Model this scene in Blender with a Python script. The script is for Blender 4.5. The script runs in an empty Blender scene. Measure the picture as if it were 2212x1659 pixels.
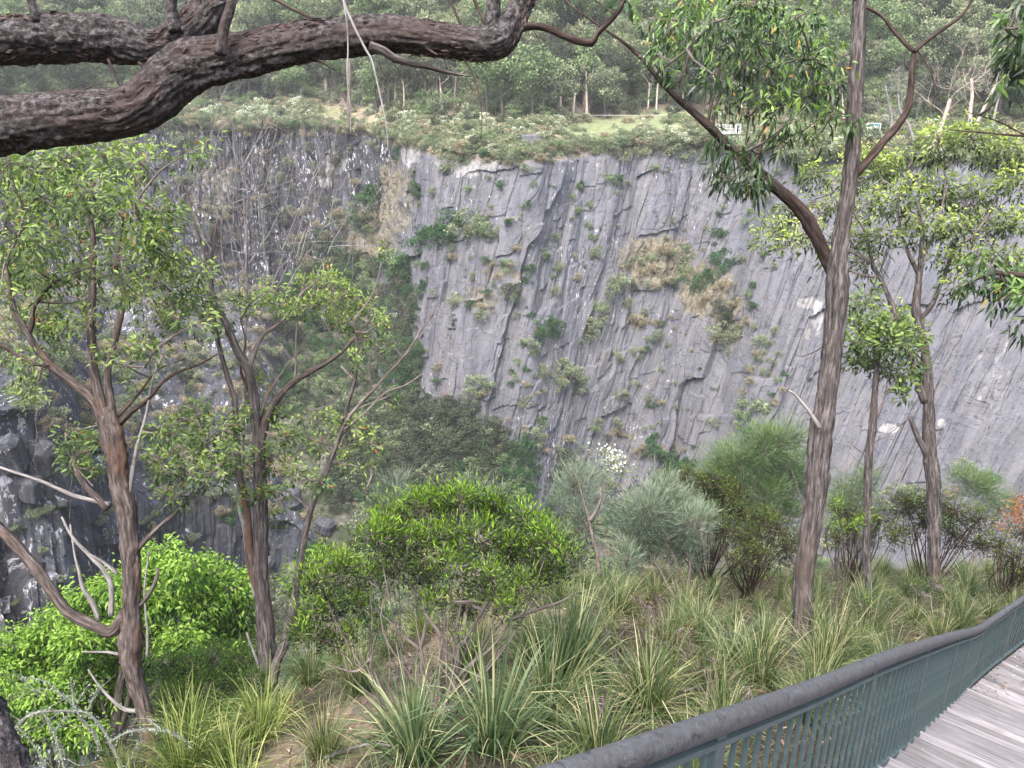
import bpy, math, random
import numpy as np
from mathutils import Vector
rnd = random.Random(7)
rng = np.random.default_rng(7)
C = bpy.context.scene.collection
sc = bpy.context.scene

# ------------------------------------------------------------------ camera, sky, sun, exposure
PITCH = math.radians(22.0); FPX = 1805.0; CX, CY = 1106.0, 829.5      # focal length in units of a 2212 px wide frame
cam = bpy.data.objects.new('camera', bpy.data.cameras.new('camera'))
C.objects.link(cam); sc.camera = cam
cam.data.sensor_width = 36.0; cam.data.lens = 36.0 * FPX / 2212.0
cam.rotation_euler = (math.pi / 2 - PITCH, 0, 0); cam.location = (0, 0, 0)
cam.data.clip_start = 0.05; cam.data.clip_end = 3000
SUN_EL, SUN_AZ = math.radians(62), math.radians(205)        # azimuth clockwise from +Y
world = bpy.data.worlds.new('World'); sc.world = world; world.use_nodes = True
wn = world.node_tree; bg = wn.nodes['Background']
sky = wn.nodes.new('ShaderNodeTexSky'); sky.sky_type = 'NISHITA'; sky.sun_disc = False
sky.sun_elevation = SUN_EL; sky.sun_rotation = SUN_AZ
sky.air_density = 1.0; sky.dust_density = 4.0; sky.ozone_density = 1.0
wn.links.new(sky.outputs[0], bg.inputs[0]); bg.inputs[1].default_value = 0.15
sun = bpy.data.objects.new('sun', bpy.data.lights.new('sun', 'SUN')); C.objects.link(sun)
sun.data.energy = 1.5; sun.data.angle = math.radians(35); sun.data.color = (1.0, 0.985, 0.95)
sdir = Vector((math.sin(SUN_AZ) * math.cos(SUN_EL), math.cos(SUN_AZ) * math.cos(SUN_EL), math.sin(SUN_EL)))
sun.rotation_euler = sdir.to_track_quat('Z', 'Y').to_euler()
sc.view_settings.view_transform = 'Standard'; sc.view_settings.look = 'None'
sc.view_settings.exposure = 1.9; sc.view_settings.gamma = 1.0
try: sc.view_settings.use_curve_mapping = False
except Exception: pass
sc.render.engine = 'CYCLES'
sc.cycles.max_bounces = 6; sc.cycles.diffuse_bounces = 3; sc.cycles.glossy_bounces = 2
sc.cycles.transmission_bounces = 4; sc.cycles.transparent_max_bounces = 8; sc.cycles.volume_bounces = 1

# ------------------------------------------------------------------ maths
cp, sp = math.cos(PITCH), math.sin(PITCH)
def W(px, py, t):
    a = (px - CX) / FPX; b = -(py - CY) / FPX
    return np.array([a * t, (cp + b * sp) * t, (-sp + b * cp) * t])
def proj(P):
    P = np.asarray(P); d = P[..., 1] * cp - P[..., 2] * sp; u = P[..., 1] * sp + P[..., 2] * cp
    return CX + FPX * P[..., 0] / d, CY - FPX * u / d, d
def h2(i, j, seed=0):
    i = np.asarray(i).astype(np.int64); j = np.asarray(j).astype(np.int64)
    n = (i * 374761393 + j * 668265263 + seed * 1442695041) & 0xffffffff
    n = ((n ^ (n >> 13)) * 1274126177) & 0xffffffff
    n = ((n ^ (n >> 16)) * 2246822519) & 0xffffffff
    return ((n ^ (n >> 15)) & 0xffffff) / float(0xffffff)
def vn(x, y, seed=0):
    x = np.asarray(x, float); y = np.asarray(y, float)
    i = np.floor(x); j = np.floor(y); fx = x - i; fy = y - j
    fx = fx * fx * (3 - 2 * fx); fy = fy * fy * (3 - 2 * fy)
    return (h2(i, j, seed) * (1 - fx) + h2(i + 1, j, seed) * fx) * (1 - fy) + (h2(i, j + 1, seed) * (1 - fx) + h2(i + 1, j + 1, seed) * fx) * fy
def fbm(x, y, seed=0, o=4):
    s = 0; a = 0.5; n = 0
    for k in range(o):
        s = s + a * vn(np.asarray(x) * 2 ** k, np.asarray(y) * 2 ** k, seed + k * 17); n += a; a *= .5
    return s / n * 2 - 1
def sstep(a, b, x):
    t = np.clip((np.asarray(x, float) - a) / (b - a), 0, 1); return t * t * (3 - 2 * t)
def nrm(v):
    v = np.asarray(v, float); return v / (np.linalg.norm(v, axis=-1, keepdims=True) + 1e-12)
def catmull(P, R, step):
    P = np.asarray(P, float); R = np.asarray(R, float)
    if len(P) == 2: Q = np.vstack([2 * P[0] - P[1], P, 2 * P[1] - P[0]])
    else: Q = np.vstack([2 * P[0] - P[1], P, 2 * P[-1] - P[-2]])
    out = []; rr = []
    for k in range(len(P) - 1):
        p0, p1, p2, p3 = Q[k:k + 4]; n = max(1, int(np.linalg.norm(p2 - p1) / step))
        t = (np.arange(n) / n)[:, None]
        out.append(.5 * (2 * p1 + (p2 - p0) * t + (2 * p0 - 5 * p1 + 4 * p2 - p3) * t ** 2 + (3 * p1 - p0 - 3 * p2 + p3) * t ** 3))
        rr.append(R[k] * (1 - t[:, 0]) + R[k + 1] * t[:, 0])
    out.append(P[-1:]); rr.append(R[-1:])
    return np.vstack(out), np.concatenate(rr)

# ------------------------------------------------------------------ mesh building
class MB:
    def __init__(s): s.V = []; s.Q = []; s.T = []; s.a = []; s.b = []; s.n = 0
    def add(s, V, Q=None, T=None, tint=0.5, bark=None):
        V = np.asarray(V, float).reshape(-1, 3); k = len(V); s.V.append(V)
        if Q is not None and len(Q): s.Q.append(np.asarray(Q, int) + s.n)
        if T is not None and len(T): s.T.append(np.asarray(T, int) + s.n)
        s.a.append(np.broadcast_to(np.asarray(tint, float), (k,)))
        s.b.append(V if bark is None else np.asarray(bark, float)); s.n += k
    def build(s, name, mat, parent=None, smooth=False, kind=None, attrs=None):
        if not s.n: return None
        V = np.vstack(s.V); org = np.array(parent.location) if parent is not None and parent.type == 'EMPTY' else np.zeros(3)
        if parent is not None and parent.type != 'EMPTY' and parent.parent is not None: org = np.array(parent.parent.location)
        me = mesh_from(name, V - org, np.vstack(s.Q) if s.Q else None, np.vstack(s.T) if s.T else None, smooth)
        put(me, 'tint', np.concatenate(s.a)); putv(me, 'bark', np.vstack(s.b))
        for k, v in (attrs or {}).items(): put(me, k, v)
        me.materials.append(mat)
        o = bpy.data.objects.new(name, me); C.objects.link(o)
        if parent is not None: o.parent = parent
        if kind: o['kind'] = kind
        return o
def mesh_from(name, V, Q, T, smooth=False):
    me = bpy.data.meshes.new(name); V = np.ascontiguousarray(V, dtype=np.float32)
    me.vertices.add(len(V)); me.vertices.foreach_set('co', V.ravel())
    idx = []; tot = []
    if Q is not None: idx.append(Q.ravel()); tot.append(np.full(len(Q), 4))
    if T is not None: idx.append(T.ravel()); tot.append(np.full(len(T), 3))
    idx = np.concatenate(idx).astype(np.int32); tot = np.concatenate(tot).astype(np.int32)
    st = np.concatenate([[0], np.cumsum(tot)[:-1]]).astype(np.int32)
    me.loops.add(len(idx)); me.loops.foreach_set('vertex_index', idx)
    me.polygons.add(len(tot)); me.polygons.foreach_set('loop_start', st)
    try: me.polygons.foreach_set('loop_total', tot)
    except Exception: pass
    me.polygons.foreach_set('use_smooth', np.full(len(tot), smooth, dtype=bool))
    me.update(calc_edges=True); return me
def put(me, name, v):
    a = me.attributes.new(name, 'FLOAT', 'POINT'); a.data.foreach_set('value', np.ascontiguousarray(v, dtype=np.float32).ravel())
def putv(me, name, v):
    a = me.attributes.new(name, 'FLOAT_VECTOR', 'POINT'); a.data.foreach_set('vector', np.ascontiguousarray(v, dtype=np.float32).ravel())
def tag(o, label=None, cat=None, group=None, kind=None):
    if label: o['label'] = label
    if cat: o['category'] = cat
    if group: o['group'] = group
    if kind: o['kind'] = kind
    return o
def empty(name, loc, label, cat, group=None):
    o = bpy.data.objects.new(name, None); C.objects.link(o); o.location = [float(v) for v in loc]
    o.empty_display_size = .2; return tag(o, label, cat, group)
def tube(mb, P, R, sides=8, step=.1, rough=0.0, tint=.5, cap=True, fs=6.0, fl=1.2):
    P, R = catmull(P, R, step); n = len(P)
    T = nrm(np.gradient(P, axis=0)); s = np.concatenate([[0], np.cumsum(np.linalg.norm(np.diff(P, axis=0), axis=1))])
    up = np.array([0, 0, 1.]) if abs(T[0][2]) < .9 else np.array([1., 0, 0]); A = np.zeros((n, 3)); v = nrm(np.cross(T[0], up))
    for k in range(n):
        v = v - T[k] * np.dot(v, T[k]); v = v / (np.linalg.norm(v) + 1e-9); A[k] = v
    B = np.cross(T, A); th = np.arange(sides) / sides * 2 * math.pi; off = rng.uniform(0, 50)
    rr = np.repeat(R[:, None], sides, 1)
    if rough:
        c, d = np.cos(th)[None], np.sin(th)[None]; R0 = np.maximum(R, 1e-4)[:, None]; ss = s[:, None] + off
        a = c * R0; b = d * R0
        r1 = (vn(a * fs * 6, ss * 5 * fl, 3) + vn(b * fs * 6 + 7, ss * 5 * fl + 3, 4)) * .5; r2 = (vn(a * fs * 14, ss * 14 * fl, 9) + vn(b * fs * 14 + 5, ss * 14 * fl + 9, 10)) * .5
        r3 = vn(c * 1.3 + ss * 1.1, d * 1.3 + ss * .9, 5)
        fur = np.abs(r1 * 2 - 1); rr = rr * (1 + rough * ((fur - .25) * .9 + (r2 - .5) * 1.0 + (r3 - .5) * 1.2))
    V = P[:, None] + (np.cos(th)[None, :, None] * A[:, None] + np.sin(th)[None, :, None] * B[:, None]) * rr[..., None]
    bk = np.stack([np.cos(th)[None] * R[:, None], np.sin(th)[None] * R[:, None], np.repeat(s[:, None], sides, 1)], -1) + off
    i = np.arange(n - 1)[:, None] * sides; j = np.arange(sides)[None]; j2 = (j + 1) % sides
    Q = np.stack([i + j, i + j2, i + sides + j2, i + sides + j], -1).reshape(-1, 4)
    V = V.reshape(-1, 3); bk = bk.reshape(-1, 3); T3 = None
    if cap:
        V = np.vstack([V, P[:1], P[-1:]]); bk = np.vstack([bk, bk[:1], bk[-1:]]); m = n * sides; j = np.arange(sides)
        T3 = np.vstack([np.stack([(j + 1) % sides, j, np.full(sides, m)], -1), np.stack([m - sides + j, m - sides + (j + 1) % sides, np.full(sides, m + 1)], -1)])
    mb.add(V, Q, T3, tint, bk); return P, R
def leaves(mb, P, D, L, Wd, tint, droop=.0, lance=True):
    P = np.asarray(P, float); n = len(P)
    if not n: return
    D = nrm(D); L = np.broadcast_to(L, (n,))[:, None]; Wd = np.broadcast_to(Wd, (n,))[:, None]
    S = nrm(np.cross(D, rng.normal(size=(n, 3)))); N = np.cross(S, D); g = np.array([0, 0, -1.]) * droop
    if lance:
        p1 = P + D * L * .33 + g * L * .08; p2 = P + D * L * .68 + g * L * .3; p3 = P + D * L + g * L * .65
        V = np.stack([P, p1 - S * Wd * .5 + N * Wd * .18, p1 + S * Wd * .5 + N * Wd * .18, p2 - S * Wd * .36, p2 + S * Wd * .36, p3], 1)
        b = np.arange(n)[:, None] * 6; Q = b + np.array([[1, 2, 4, 3]]); T = np.vstack([b + np.array([[0, 2, 1]]), b + np.array([[3, 4, 5]])]); k = 6
    else:
        m = P + D * L * .5 + g * L * .15
        V = np.stack([P, m - S * Wd * .5, P + D * L + g * L * .5, m + S * Wd * .5], 1)
        b = np.arange(n)[:, None] * 4; Q = b + np.array([[0, 1, 2, 3]]); T = None; k = 4
    mb.add(V.reshape(-1, 3), Q, T, np.repeat(np.broadcast_to(tint, (n,)), k))
def ball(n, p=.5):
    v = nrm(rng.normal(size=(n, 3))); return v * (rng.random(n) ** p)[:, None]

# ------------------------------------------------------------------ materials
def newmat(name, rough=.9, spec=.2):
    m = bpy.data.materials.new(name); m.use_nodes = True; nt = m.node_tree; b = nt.nodes['Principled BSDF']
    b.inputs['Roughness'].default_value = rough; b.inputs['Specular IOR Level'].default_value = spec
    return m, nt, b
def N(nt, t, **kw):
    n = nt.nodes.new(t)
    for k, v in kw.items():
        if k in n.inputs: n.inputs[k].default_value = v
        else: setattr(n, k, v)
    return n
def ramp(nt, fac, stops):
    r = nt.nodes.new('ShaderNodeValToRGB'); e = r.color_ramp.elements
    while len(e) < len(stops): e.new(.5)
    for k, (p, c) in enumerate(stops):
        e[k].position = p; c = (c, c, c) if isinstance(c, (int, float)) else c; e[k].color = (*c, 1)
    nt.links.new(fac, r.inputs[0]); return r.outputs[0]
def attr(nt, name, vec=False):
    a = nt.nodes.new('ShaderNodeAttribute'); a.attribute_name = name; return a.outputs['Vector' if vec else 'Fac']
def mapping(nt, vec, scale, rot=(0, 0, 0)):
    m = nt.nodes.new('ShaderNodeMapping'); m.inputs['Scale'].default_value = scale; m.inputs['Rotation'].default_value = rot
    nt.links.new(vec, m.inputs[0]); return m.outputs[0]
def noise(nt, vec, scale, detail=6, rough=.6, dist=0):
    n = N(nt, 'ShaderNodeTexNoise', Scale=scale, Detail=detail, Roughness=rough, Distortion=dist)
    nt.links.new(vec, n.inputs['Vector']); return n.outputs['Fac']
def mix(nt, fac, a, b, mode='MIX'):
    m = nt.nodes.new('ShaderNodeMix'); m.data_type = 'RGBA'; m.blend_type = mode
    for k, v in ((0, fac), (6, a), (7, b)):
        if isinstance(v, (int, float)): m.inputs[k].default_value = v
        elif isinstance(v, tuple): m.inputs[k].default_value = (*v, 1)
        else: nt.links.new(v, m.inputs[k])
    return m.outputs[2]
def bump(nt, b, h, strength, dist):
    n = N(nt, 'ShaderNodeBump', Strength=strength, Distance=dist); nt.links.new(h, n.inputs['Height']); nt.links.new(n.outputs[0], b.inputs['Normal'])
def mathn(nt, op, a, b=0.0, clamp=False):
    n = nt.nodes.new('ShaderNodeMath'); n.operation = op; n.use_clamp = clamp
    for k, v in ((0, a), (1, b)):
        if isinstance(v, (int, float)): n.inputs[k].default_value = v
        else: nt.links.new(v, n.inputs[k])
    return n.outputs[0]
def leafmat(name, stops, trans=.35, rough=.55, spec=.35):
    m, nt, b = newmat(name, rough, spec); col = ramp(nt, attr(nt, 'tint'), stops)
    nt.links.new(col, b.inputs['Base Color'])
    tr = nt.nodes.new('ShaderNodeBsdfTranslucent'); tc = mix(nt, 1.0, col, (1.0, 1.15, .55), 'MULTIPLY'); nt.links.new(tc, tr.inputs[0])
    ms = nt.nodes.new('ShaderNodeMixShader'); ms.inputs[0].default_value = trans
    nt.links.new(b.outputs[0], ms.inputs[1]); nt.links.new(tr.outputs[0], ms.inputs[2])
    nt.links.new(ms.outputs[0], nt.nodes['Material Output'].inputs[0]); return m
def barkmat(name, dark, mid, light, patch=None, sc_=1.0, bd=.012, lich=None, al=3.2):
    m, nt, b = newmat(name, .95, .1); v = attr(nt, 'bark', True)
    n1 = noise(nt, mapping(nt, v, (26 * sc_, 26 * sc_, al * sc_)), 1.0, 8, .68, .3)
    n2 = noise(nt, mapping(nt, v, (3, 3, 1.1)), 1.0, 4, .6); n3 = noise(nt, mapping(nt, v, (110 * sc_, 110 * sc_, 26 * sc_)), 1.0, 4, .7)
    col = ramp(nt, n1, [(.34, dark), (.5, mid), (.66, light)])
    if patch: col = mix(nt, ramp(nt, n2, [(.52, 0.), (.66, .75)]), col, patch)
    if lich: col = mix(nt, ramp(nt, noise(nt, mapping(nt, v, (9, 9, 6)), 1, 5, .7), [(.52, 0.), (.62, .85)]), col, lich)
    col = mix(nt, .35, col, ramp(nt, n3, [(.3, .25), (.7, 1.)]), 'MULTIPLY')
    nt.links.new(col, b.inputs['Base Color'])
    h = mathn(nt, 'ADD', n1, mathn(nt, 'MULTIPLY', n3, .3)); bump(nt, b, h, 1.0, bd); return m
M = {}
M['bark_bough'] = barkmat('bark_bough', (.012, .01, .01), (.072, .064, .063), (.22, .197, .195), (.095, .07, .063), 1.5, .022, None, 20.)
M['bark_flake'] = barkmat('bark_flake', (.03, .022, .02), (.09, .06, .052), (.2, .145, .13), None, 1.2, .004)
M['bark_red'] = barkmat('bark_red', (.026, .021, .019), (.1, .08, .072), (.23, .19, .175), (.155, .088, .062), 1.2, .012)
M['bark_grey'] = barkmat('bark_grey', (.022, .019, .018), (.092, .079, .074), (.235, .21, .2), (.1, .075, .064), 1.3, .016)
M['bark_dark'] = barkmat('bark_dark', (.02, .014, .012), (.06, .042, .036), (.14, .1, .09), None, 1.5, .004)
M['twig'] = barkmat('twig', (.07, .055, .048), (.17, .14, .125), (.3, .26, .24), None, 2, .002)
M['dead'] = barkmat('dead', (.1, .09, .085), (.24, .22, .21), (.4, .38, .36), None, 1.6, .003)
M['pale_trunk'] = barkmat('pale_trunk', (.22, .17, .13), (.42, .36, .3), (.6, .55, .48), (.3, .2, .14), .5, .01)
M['lichen'] = barkmat('lichen', (.1, .09, .08), (.26, .25, .22), (.42, .44, .38), None, 2, .004, (.38, .44, .34))
M['hilltrunk'] = barkmat('hilltrunk', (.06, .045, .04), (.15, .12, .1), (.27, .23, .2), None, .4, .01)
OR = (.42, .17, .04)
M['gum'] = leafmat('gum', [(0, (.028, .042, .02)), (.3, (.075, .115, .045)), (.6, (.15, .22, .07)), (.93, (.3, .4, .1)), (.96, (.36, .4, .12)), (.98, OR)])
M['gum_dark'] = leafmat('gum_dark', [(0, (.018, .036, .018)), (.3, (.045, .085, .036)), (.6, (.1, .17, .055)), (.94, (.24, .38, .08)), (.965, (.25, .3, .08)), (.985, (.48, .25, .04))], .25, .42, .5)
M['gum_yel'] = leafmat('gum_yel', [(0, (.025, .036, .016)), (.3, (.065, .095, .035)), (.6, (.16, .22, .06)), (.95, (.42, .5, .12)), (.99, (.45, .4, .12))])
M['lime'] = leafmat('lime', [(0, (.022, .055, .01)), (.35, (.085, .18, .022)), (.7, (.2, .36, .045)), (1, (.35, .5, .1))], .4)
M['bush_dark'] = leafmat('bush_dark', [(0, (.02, .04, .014)), (.55, (.045, .095, .022)), (.85, (.1, .18, .03)), (1, (.26, .36, .05))])
M['wattle'] = leafmat('wattle', [(0, (.018, .026, .01)), (.45, (.045, .072, .018)), (.72, (.1, .18, .02)), (.88, (.24, .4, .035)), (1, (.34, .5, .05))])
M['feather'] = leafmat('feather', [(0, (.04, .06, .042)), (.5, (.13, .18, .125)), (1, (.32, .38, .26))], .2)
M['feather_green'] = leafmat('feather_green', [(0, (.035, .065, .03)), (.5, (.09, .155, .06)), (1, (.22, .31, .12))], .2)
M['olive'] = leafmat('olive', [(0, (.016, .02, .009)), (.5, (.045, .052, .018)), (.85, (.095, .115, .025)), (1, (.2, .27, .03))])
M['brown'] = leafmat('brown', [(0, (.05, .03, .016)), (.6, (.11, .075, .04)), (1, (.12, .13, .04))])
M['orange'] = leafmat('orange', [(0, (.2, .07, .03)), (.6, (.42, .17, .07)), (1, (.55, .3, .14))])
M['tussock'] = leafmat('tussock', [(0, (.025, .045, .018)), (.35, (.07, .11, .036)), (.65, (.15, .2, .065)), (.84, (.3, .29, .13)), (1, (.46, .41, .25))], .3)
M['tussock_blue'] = leafmat('tussock_blue', [(0, (.03, .055, .025)), (.4, (.075, .12, .05)), (.75, (.16, .22, .1)), (1, (.42, .42, .22))], .3)
M['tussock_lime'] = leafmat('tussock_lime', [(0, (.05, .08, .02)), (.4, (.15, .21, .05)), (.75, (.3, .36, .09)), (1, (.5, .48, .2))], .35)
M['far'] = leafmat('far', [(0, (.06, .075, .05)), (.5, (.17, .2, .12)), (1, (.33, .37, .21))], .15, .8, .1)
M['far_green'] = leafmat('far_green', [(0, (.05, .08, .042)), (.5, (.15, .21, .095)), (1, (.3, .39, .18))], .15, .8, .1)
M['far_pale'] = leafmat('far_pale', [(0, (.08, .1, .06)), (.5, (.18, .21, .115)), (.8, (.3, .32, .17)), (1, (.6, .6, .42))], .15, .8, .1)
M['far_dark'] = leafmat('far_dark', [(0, (.022, .03, .02)), (.5, (.06, .072, .045)), (1, (.13, .15, .085))], .1, .8, .1)
M['creeper'] = leafmat('creeper', [(0, (.012, .034, .016)), (.5, (.03, .08, .03)), (1, (.09, .18, .06))], .15, .6, .2)
M['blossom'] = leafmat('blossom', [(0, (.09, .13, .06)), (.55, (.2, .26, .12)), (.75, (.62, .62, .48)), (1, (.8, .8, .68))], .15, .8, .1)
M['straw'] = leafmat('straw', [(0, (.13, .11, .065)), (.5, (.27, .23, .15)), (1, (.44, .39, .28))], .2, .8, .1)

def rockmat(name):
    m, nt, b = newmat(name, .88, .15); g = nt.nodes.new('ShaderNodeNewGeometry').outputs['Position']; jv = attr(nt, 'bark', True)
    st = noise(nt, mapping(nt, jv, (1.0, 1.0, .15)), 1.0, 8, .6, .4); st2 = noise(nt, mapping(nt, jv, (.35, .35, .05)), 1.0, 5, .6)
    fine = noise(nt, g, 3.2, 8, .72)
    base = ramp(nt, st, [(.28, (.085, .087, .1)), (.5, (.132, .134, .152)), (.7, (.18, .18, .2))])
    base = mix(nt, ramp(nt, st2, [(.4, 0.), (.65, .55)]), base, (.175, .168, .17))
    base = mix(nt, .6, base, ramp(nt, fine, [(.25, .5), (.75, 1.25)]), 'MULTIPLY')
    base = mix(nt, ramp(nt, noise(nt, g, 1.1, 3, .5), [(.54, 0.), (.7, .5)]), base, (.095, .1, .125))
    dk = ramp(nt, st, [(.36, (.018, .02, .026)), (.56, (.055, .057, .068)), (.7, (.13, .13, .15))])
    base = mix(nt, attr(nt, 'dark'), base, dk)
    pal = ramp(nt, st, [(.3, (.16, .15, .145)), (.62, (.36, .35, .34))])
    pm = ramp(nt, mathn(nt, 'ADD', attr(nt, 'pale'), mathn(nt, 'MULTIPLY', mathn(nt, 'SUBTRACT', noise(nt, mapping(nt, jv, (1.2, 1.2, .7)), 1, 8, .7), .5), 1.6)), [(.55, 0.), (.72, .85)])
    base = mix(nt, pm, base, pal)
    # lichen flecks: white, drawn out along the joints
    fl = noise(nt, mapping(nt, jv, (2.6, 2.6, 1.1)), 1.0, 6, .72); fm = noise(nt, g, .16, 3, .5)
    lm = mathn(nt, 'ADD', mathn(nt, 'MULTIPLY', attr(nt, 'lich'), .2), mathn(nt, 'MULTIPLY', mathn(nt, 'SUBTRACT', fm, .5), .3))
    lmask = ramp(nt, mathn(nt, 'ADD', fl, lm), [(.72, 0.), (.77, .85)])
    base = mix(nt, lmask, base, (.62, .61, .63))
    # dry grass, moss and dirt held on ledges
    vm = noise(nt, g, .9, 8, .75); va = mathn(nt, 'ADD', mathn(nt, 'MULTIPLY', attr(nt, 'veg'), .5), vm)
    vcol = ramp(nt, noise(nt, g, 2.7, 6, .7), [(.3, (.05, .06, .033)), (.5, (.15, .13, .09)), (.68, (.3, .26, .2))])
    base = mix(nt, ramp(nt, va, [(.78, 0.), (.9, .92)]), base, vcol)
    base = mix(nt, ramp(nt, mathn(nt, 'ADD', vm, mathn(nt, 'MULTIPLY', attr(nt, 'rust'), .5)), [(.8, 0.), (.95, .8)]), base, (.15, .085, .06))
    c1 = mathn(nt, 'ABSOLUTE', mathn(nt, 'SUBTRACT', noise(nt, mapping(nt, jv, (.9, .9, .045)), 1, 3, .5), .5)); c2 = mathn(nt, 'ABSOLUTE', mathn(nt, 'SUBTRACT', noise(nt, mapping(nt, jv, (.2, .2, .5)), 1, 5, .6), .5))
    ck = mathn(nt, 'MULTIPLY', ramp(nt, c1, [(.0, .18), (.01, 1.)]), ramp(nt, c2, [(.0, .2), (.007, 1.)])); base = mix(nt, 1.0, base, ck, 'MULTIPLY')
    tan = ramp(nt, noise(nt, mapping(nt, jv, (.5, .5, .22)), 1, 6, .7), [(.5, 0.), (.72, .5)]); base = mix(nt, mathn(nt, 'MULTIPLY', tan, ramp(nt, noise(nt, g, 1.9, 6, .7), [(.42, 0.), (.6, 1.)])), base, (.19, .165, .12))
    nt.links.new(base, b.inputs['Base Color'])
    h = mathn(nt, 'ADD', mathn(nt, 'MULTIPLY', st, .25), mathn(nt, 'MULTIPLY', fine, .7)); bump(nt, b, h, .8, .2); return m
M['rock'] = rockmat('rock')
def groundmat():
    m, nt, b = newmat('ground_litter', .95, .1); g = nt.nodes.new('ShaderNodeNewGeometry').outputs['Position']
    n1 = noise(nt, g, 1.3, 8, .7); n2 = noise(nt, g, 28, 6, .7); n3 = noise(nt, g, 9, 5, .7)
    base = ramp(nt, n2, [(.3, (.025, .02, .014)), (.5, (.08, .063, .043)), (.7, (.21, .17, .12))])
    sand = ramp(nt, n3, [(.3, (.16, .12, .08)), (.6, (.33, .255, .18)), (.75, (.45, .37, .27))])
    base = mix(nt, ramp(nt, mathn(nt, 'ADD', n1, mathn(nt, 'MULTIPLY', attr(nt, 'sand'), .5)), [(.74, 0.), (.86, 1.)]), base, sand)
    base = mix(nt, ramp(nt, noise(nt, g, 60, 3, .6), [(.6, 0.), (.68, .8)]), base, (.07, .045, .03))
    rock = ramp(nt, noise(nt, g, .8, 8, .7), [(.3, (.04, .04, .04)), (.5, (.1, .095, .08)), (.7, (.22, .2, .17))])
    grn = ramp(nt, noise(nt, g, 1.7, 8, .75), [(.35, (.02, .028, .014)), (.55, (.06, .07, .035)), (.66, (.17, .14, .09))])
    far = mix(nt, ramp(nt, noise(nt, g, .35, 6, .7), [(.42, 0.), (.55, 1.)]), rock, grn)
    base = mix(nt, attr(nt, 'far'), base, far)
    nt.links.new(base, b.inputs['Base Color']); bump(nt, b, mathn(nt, 'ADD', n2, n3), 1.0, .05); return m
M['ground'] = groundmat()
def hillmat():
    m, nt, b = newmat('hill_ground', .95, .1); g = nt.nodes.new('ShaderNodeNewGeometry').outputs['Position']
    n1 = noise(nt, g, .12, 6, .65); n2 = noise(nt, g, 1.2, 8, .75)
    gr = ramp(nt, n2, [(.3, (.09, .095, .05)), (.52, (.2, .2, .11)), (.7, (.32, .3, .18))])
    dry = ramp(nt, n2, [(.3, (.16, .12, .08)), (.52, (.32, .26, .18)), (.7, (.45, .38, .27))])
    base = mix(nt, ramp(nt, n1, [(.42, 0.), (.56, 1.)]), gr, dry)
    base = mix(nt, attr(nt, 'lawn'), base, ramp(nt, n2, [(.3, (.13, .15, .075)), (.5, (.19, .22, .11)), (.7, (.29, .29, .17))]))
    leaf = ramp(nt, n2, [(.3, (.05, .04, .035)), (.55, (.13, .105, .09)), (.72, (.24, .2, .18))])
    base = mix(nt, attr(nt, 'forest'), base, leaf)
    nt.links.new(base, b.inputs['Base Color']); bump(nt, b, n2, .8, .3); return m
M['hill'] = hillmat()
def metal(name, col, worn, rough=.5):
    m, nt, b = newmat(name, rough, .4); g = nt.nodes.new('ShaderNodeTexCoord').outputs['Object']
    n1 = noise(nt, g, 14, 8, .7); n2 = noise(nt, g, 120, 3, .6)
    c = mix(nt, ramp(nt, n1, [(.5, 0.), (.62, .8)]), col, worn); c = mix(nt, .4, c, ramp(nt, n2, [(.3, .55), (.7, 1.1)]), 'MULTIPLY')
    nt.links.new(c, b.inputs['Base Color']); bump(nt, b, n1, .3, .004); return m
M['picket'] = metal('picket_paint', (.07, .105, .11), (.1, .14, .142), .45)
def railmat():
    m, nt, b = newmat('weathered_rail', .55, .35); g = nt.nodes.new('ShaderNodeNewGeometry').outputs['Position']
    n1 = noise(nt, g, 5, 8, .7); n2 = noise(nt, g, 40, 6, .75); n3 = noise(nt, g, 9, 4, .5, 2.0)
    c = ramp(nt, n2, [(.3, (.05, .05, .052)), (.5, (.078, .077, .079)), (.72, (.115, .113, .116))])
    c = mix(nt, ramp(nt, n1, [(.5, 0.), (.6, .65)]), c, (.1, .112, .128))
    edge = ramp(nt, mathn(nt, 'ABSOLUTE', mathn(nt, 'SUBTRACT', n3, .55)), [(.0, .5), (.004, 0.)])
    c = mix(nt, edge, c, (.36, .37, .38)); c = mix(nt, ramp(nt, noise(nt, g, 22, 3, .5), [(.62, 0.), (.65, .8)]), c, (.03, .03, .035))
    nt.links.new(c, b.inputs['Base Color']); bump(nt, b, n2, .25, .004); return m
M['rail'] = railmat()
def woodmat():
    m, nt, b = newmat('weathered_board', .9, .15); tc = nt.nodes.new('ShaderNodeTexCoord').outputs['Object']
    oi = nt.nodes.new('ShaderNodeObjectInfo').outputs['Random']; va = nt.nodes.new('ShaderNodeVectorMath'); va.operation = 'ADD'
    nt.links.new(tc, va.inputs[0]); nt.links.new(mathn(nt, 'MULTIPLY', oi, 40.), va.inputs[1]); v = va.outputs[0]
    n1 = noise(nt, mapping(nt, v, (2.2, 45, 20)), 1, 6, .65); n2 = noise(nt, v, 3.2, 5, .6)
    c = ramp(nt, n1, [(.3, (.13, .12, .125)), (.5, (.24, .225, .23)), (.7, (.36, .34, .345))])
    c = mix(nt, ramp(nt, n2, [(.45, 0.), (.7, .55)]), c, (.17, .15, .14)); c = mix(nt, .6, c, ramp(nt, oi, [(0, .3), (1, 1.2)]), 'MULTIPLY')
    nt.links.new(c, b.inputs['Base Color']); bump(nt, b, n1, .7, .006); return m
M['board'] = woodmat()
mm, nt_, b_ = newmat('white_paint', .6, .3); b_.inputs['Base Color'].default_value = (.7, .7, .68, 1); M['white'] = mm
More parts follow.
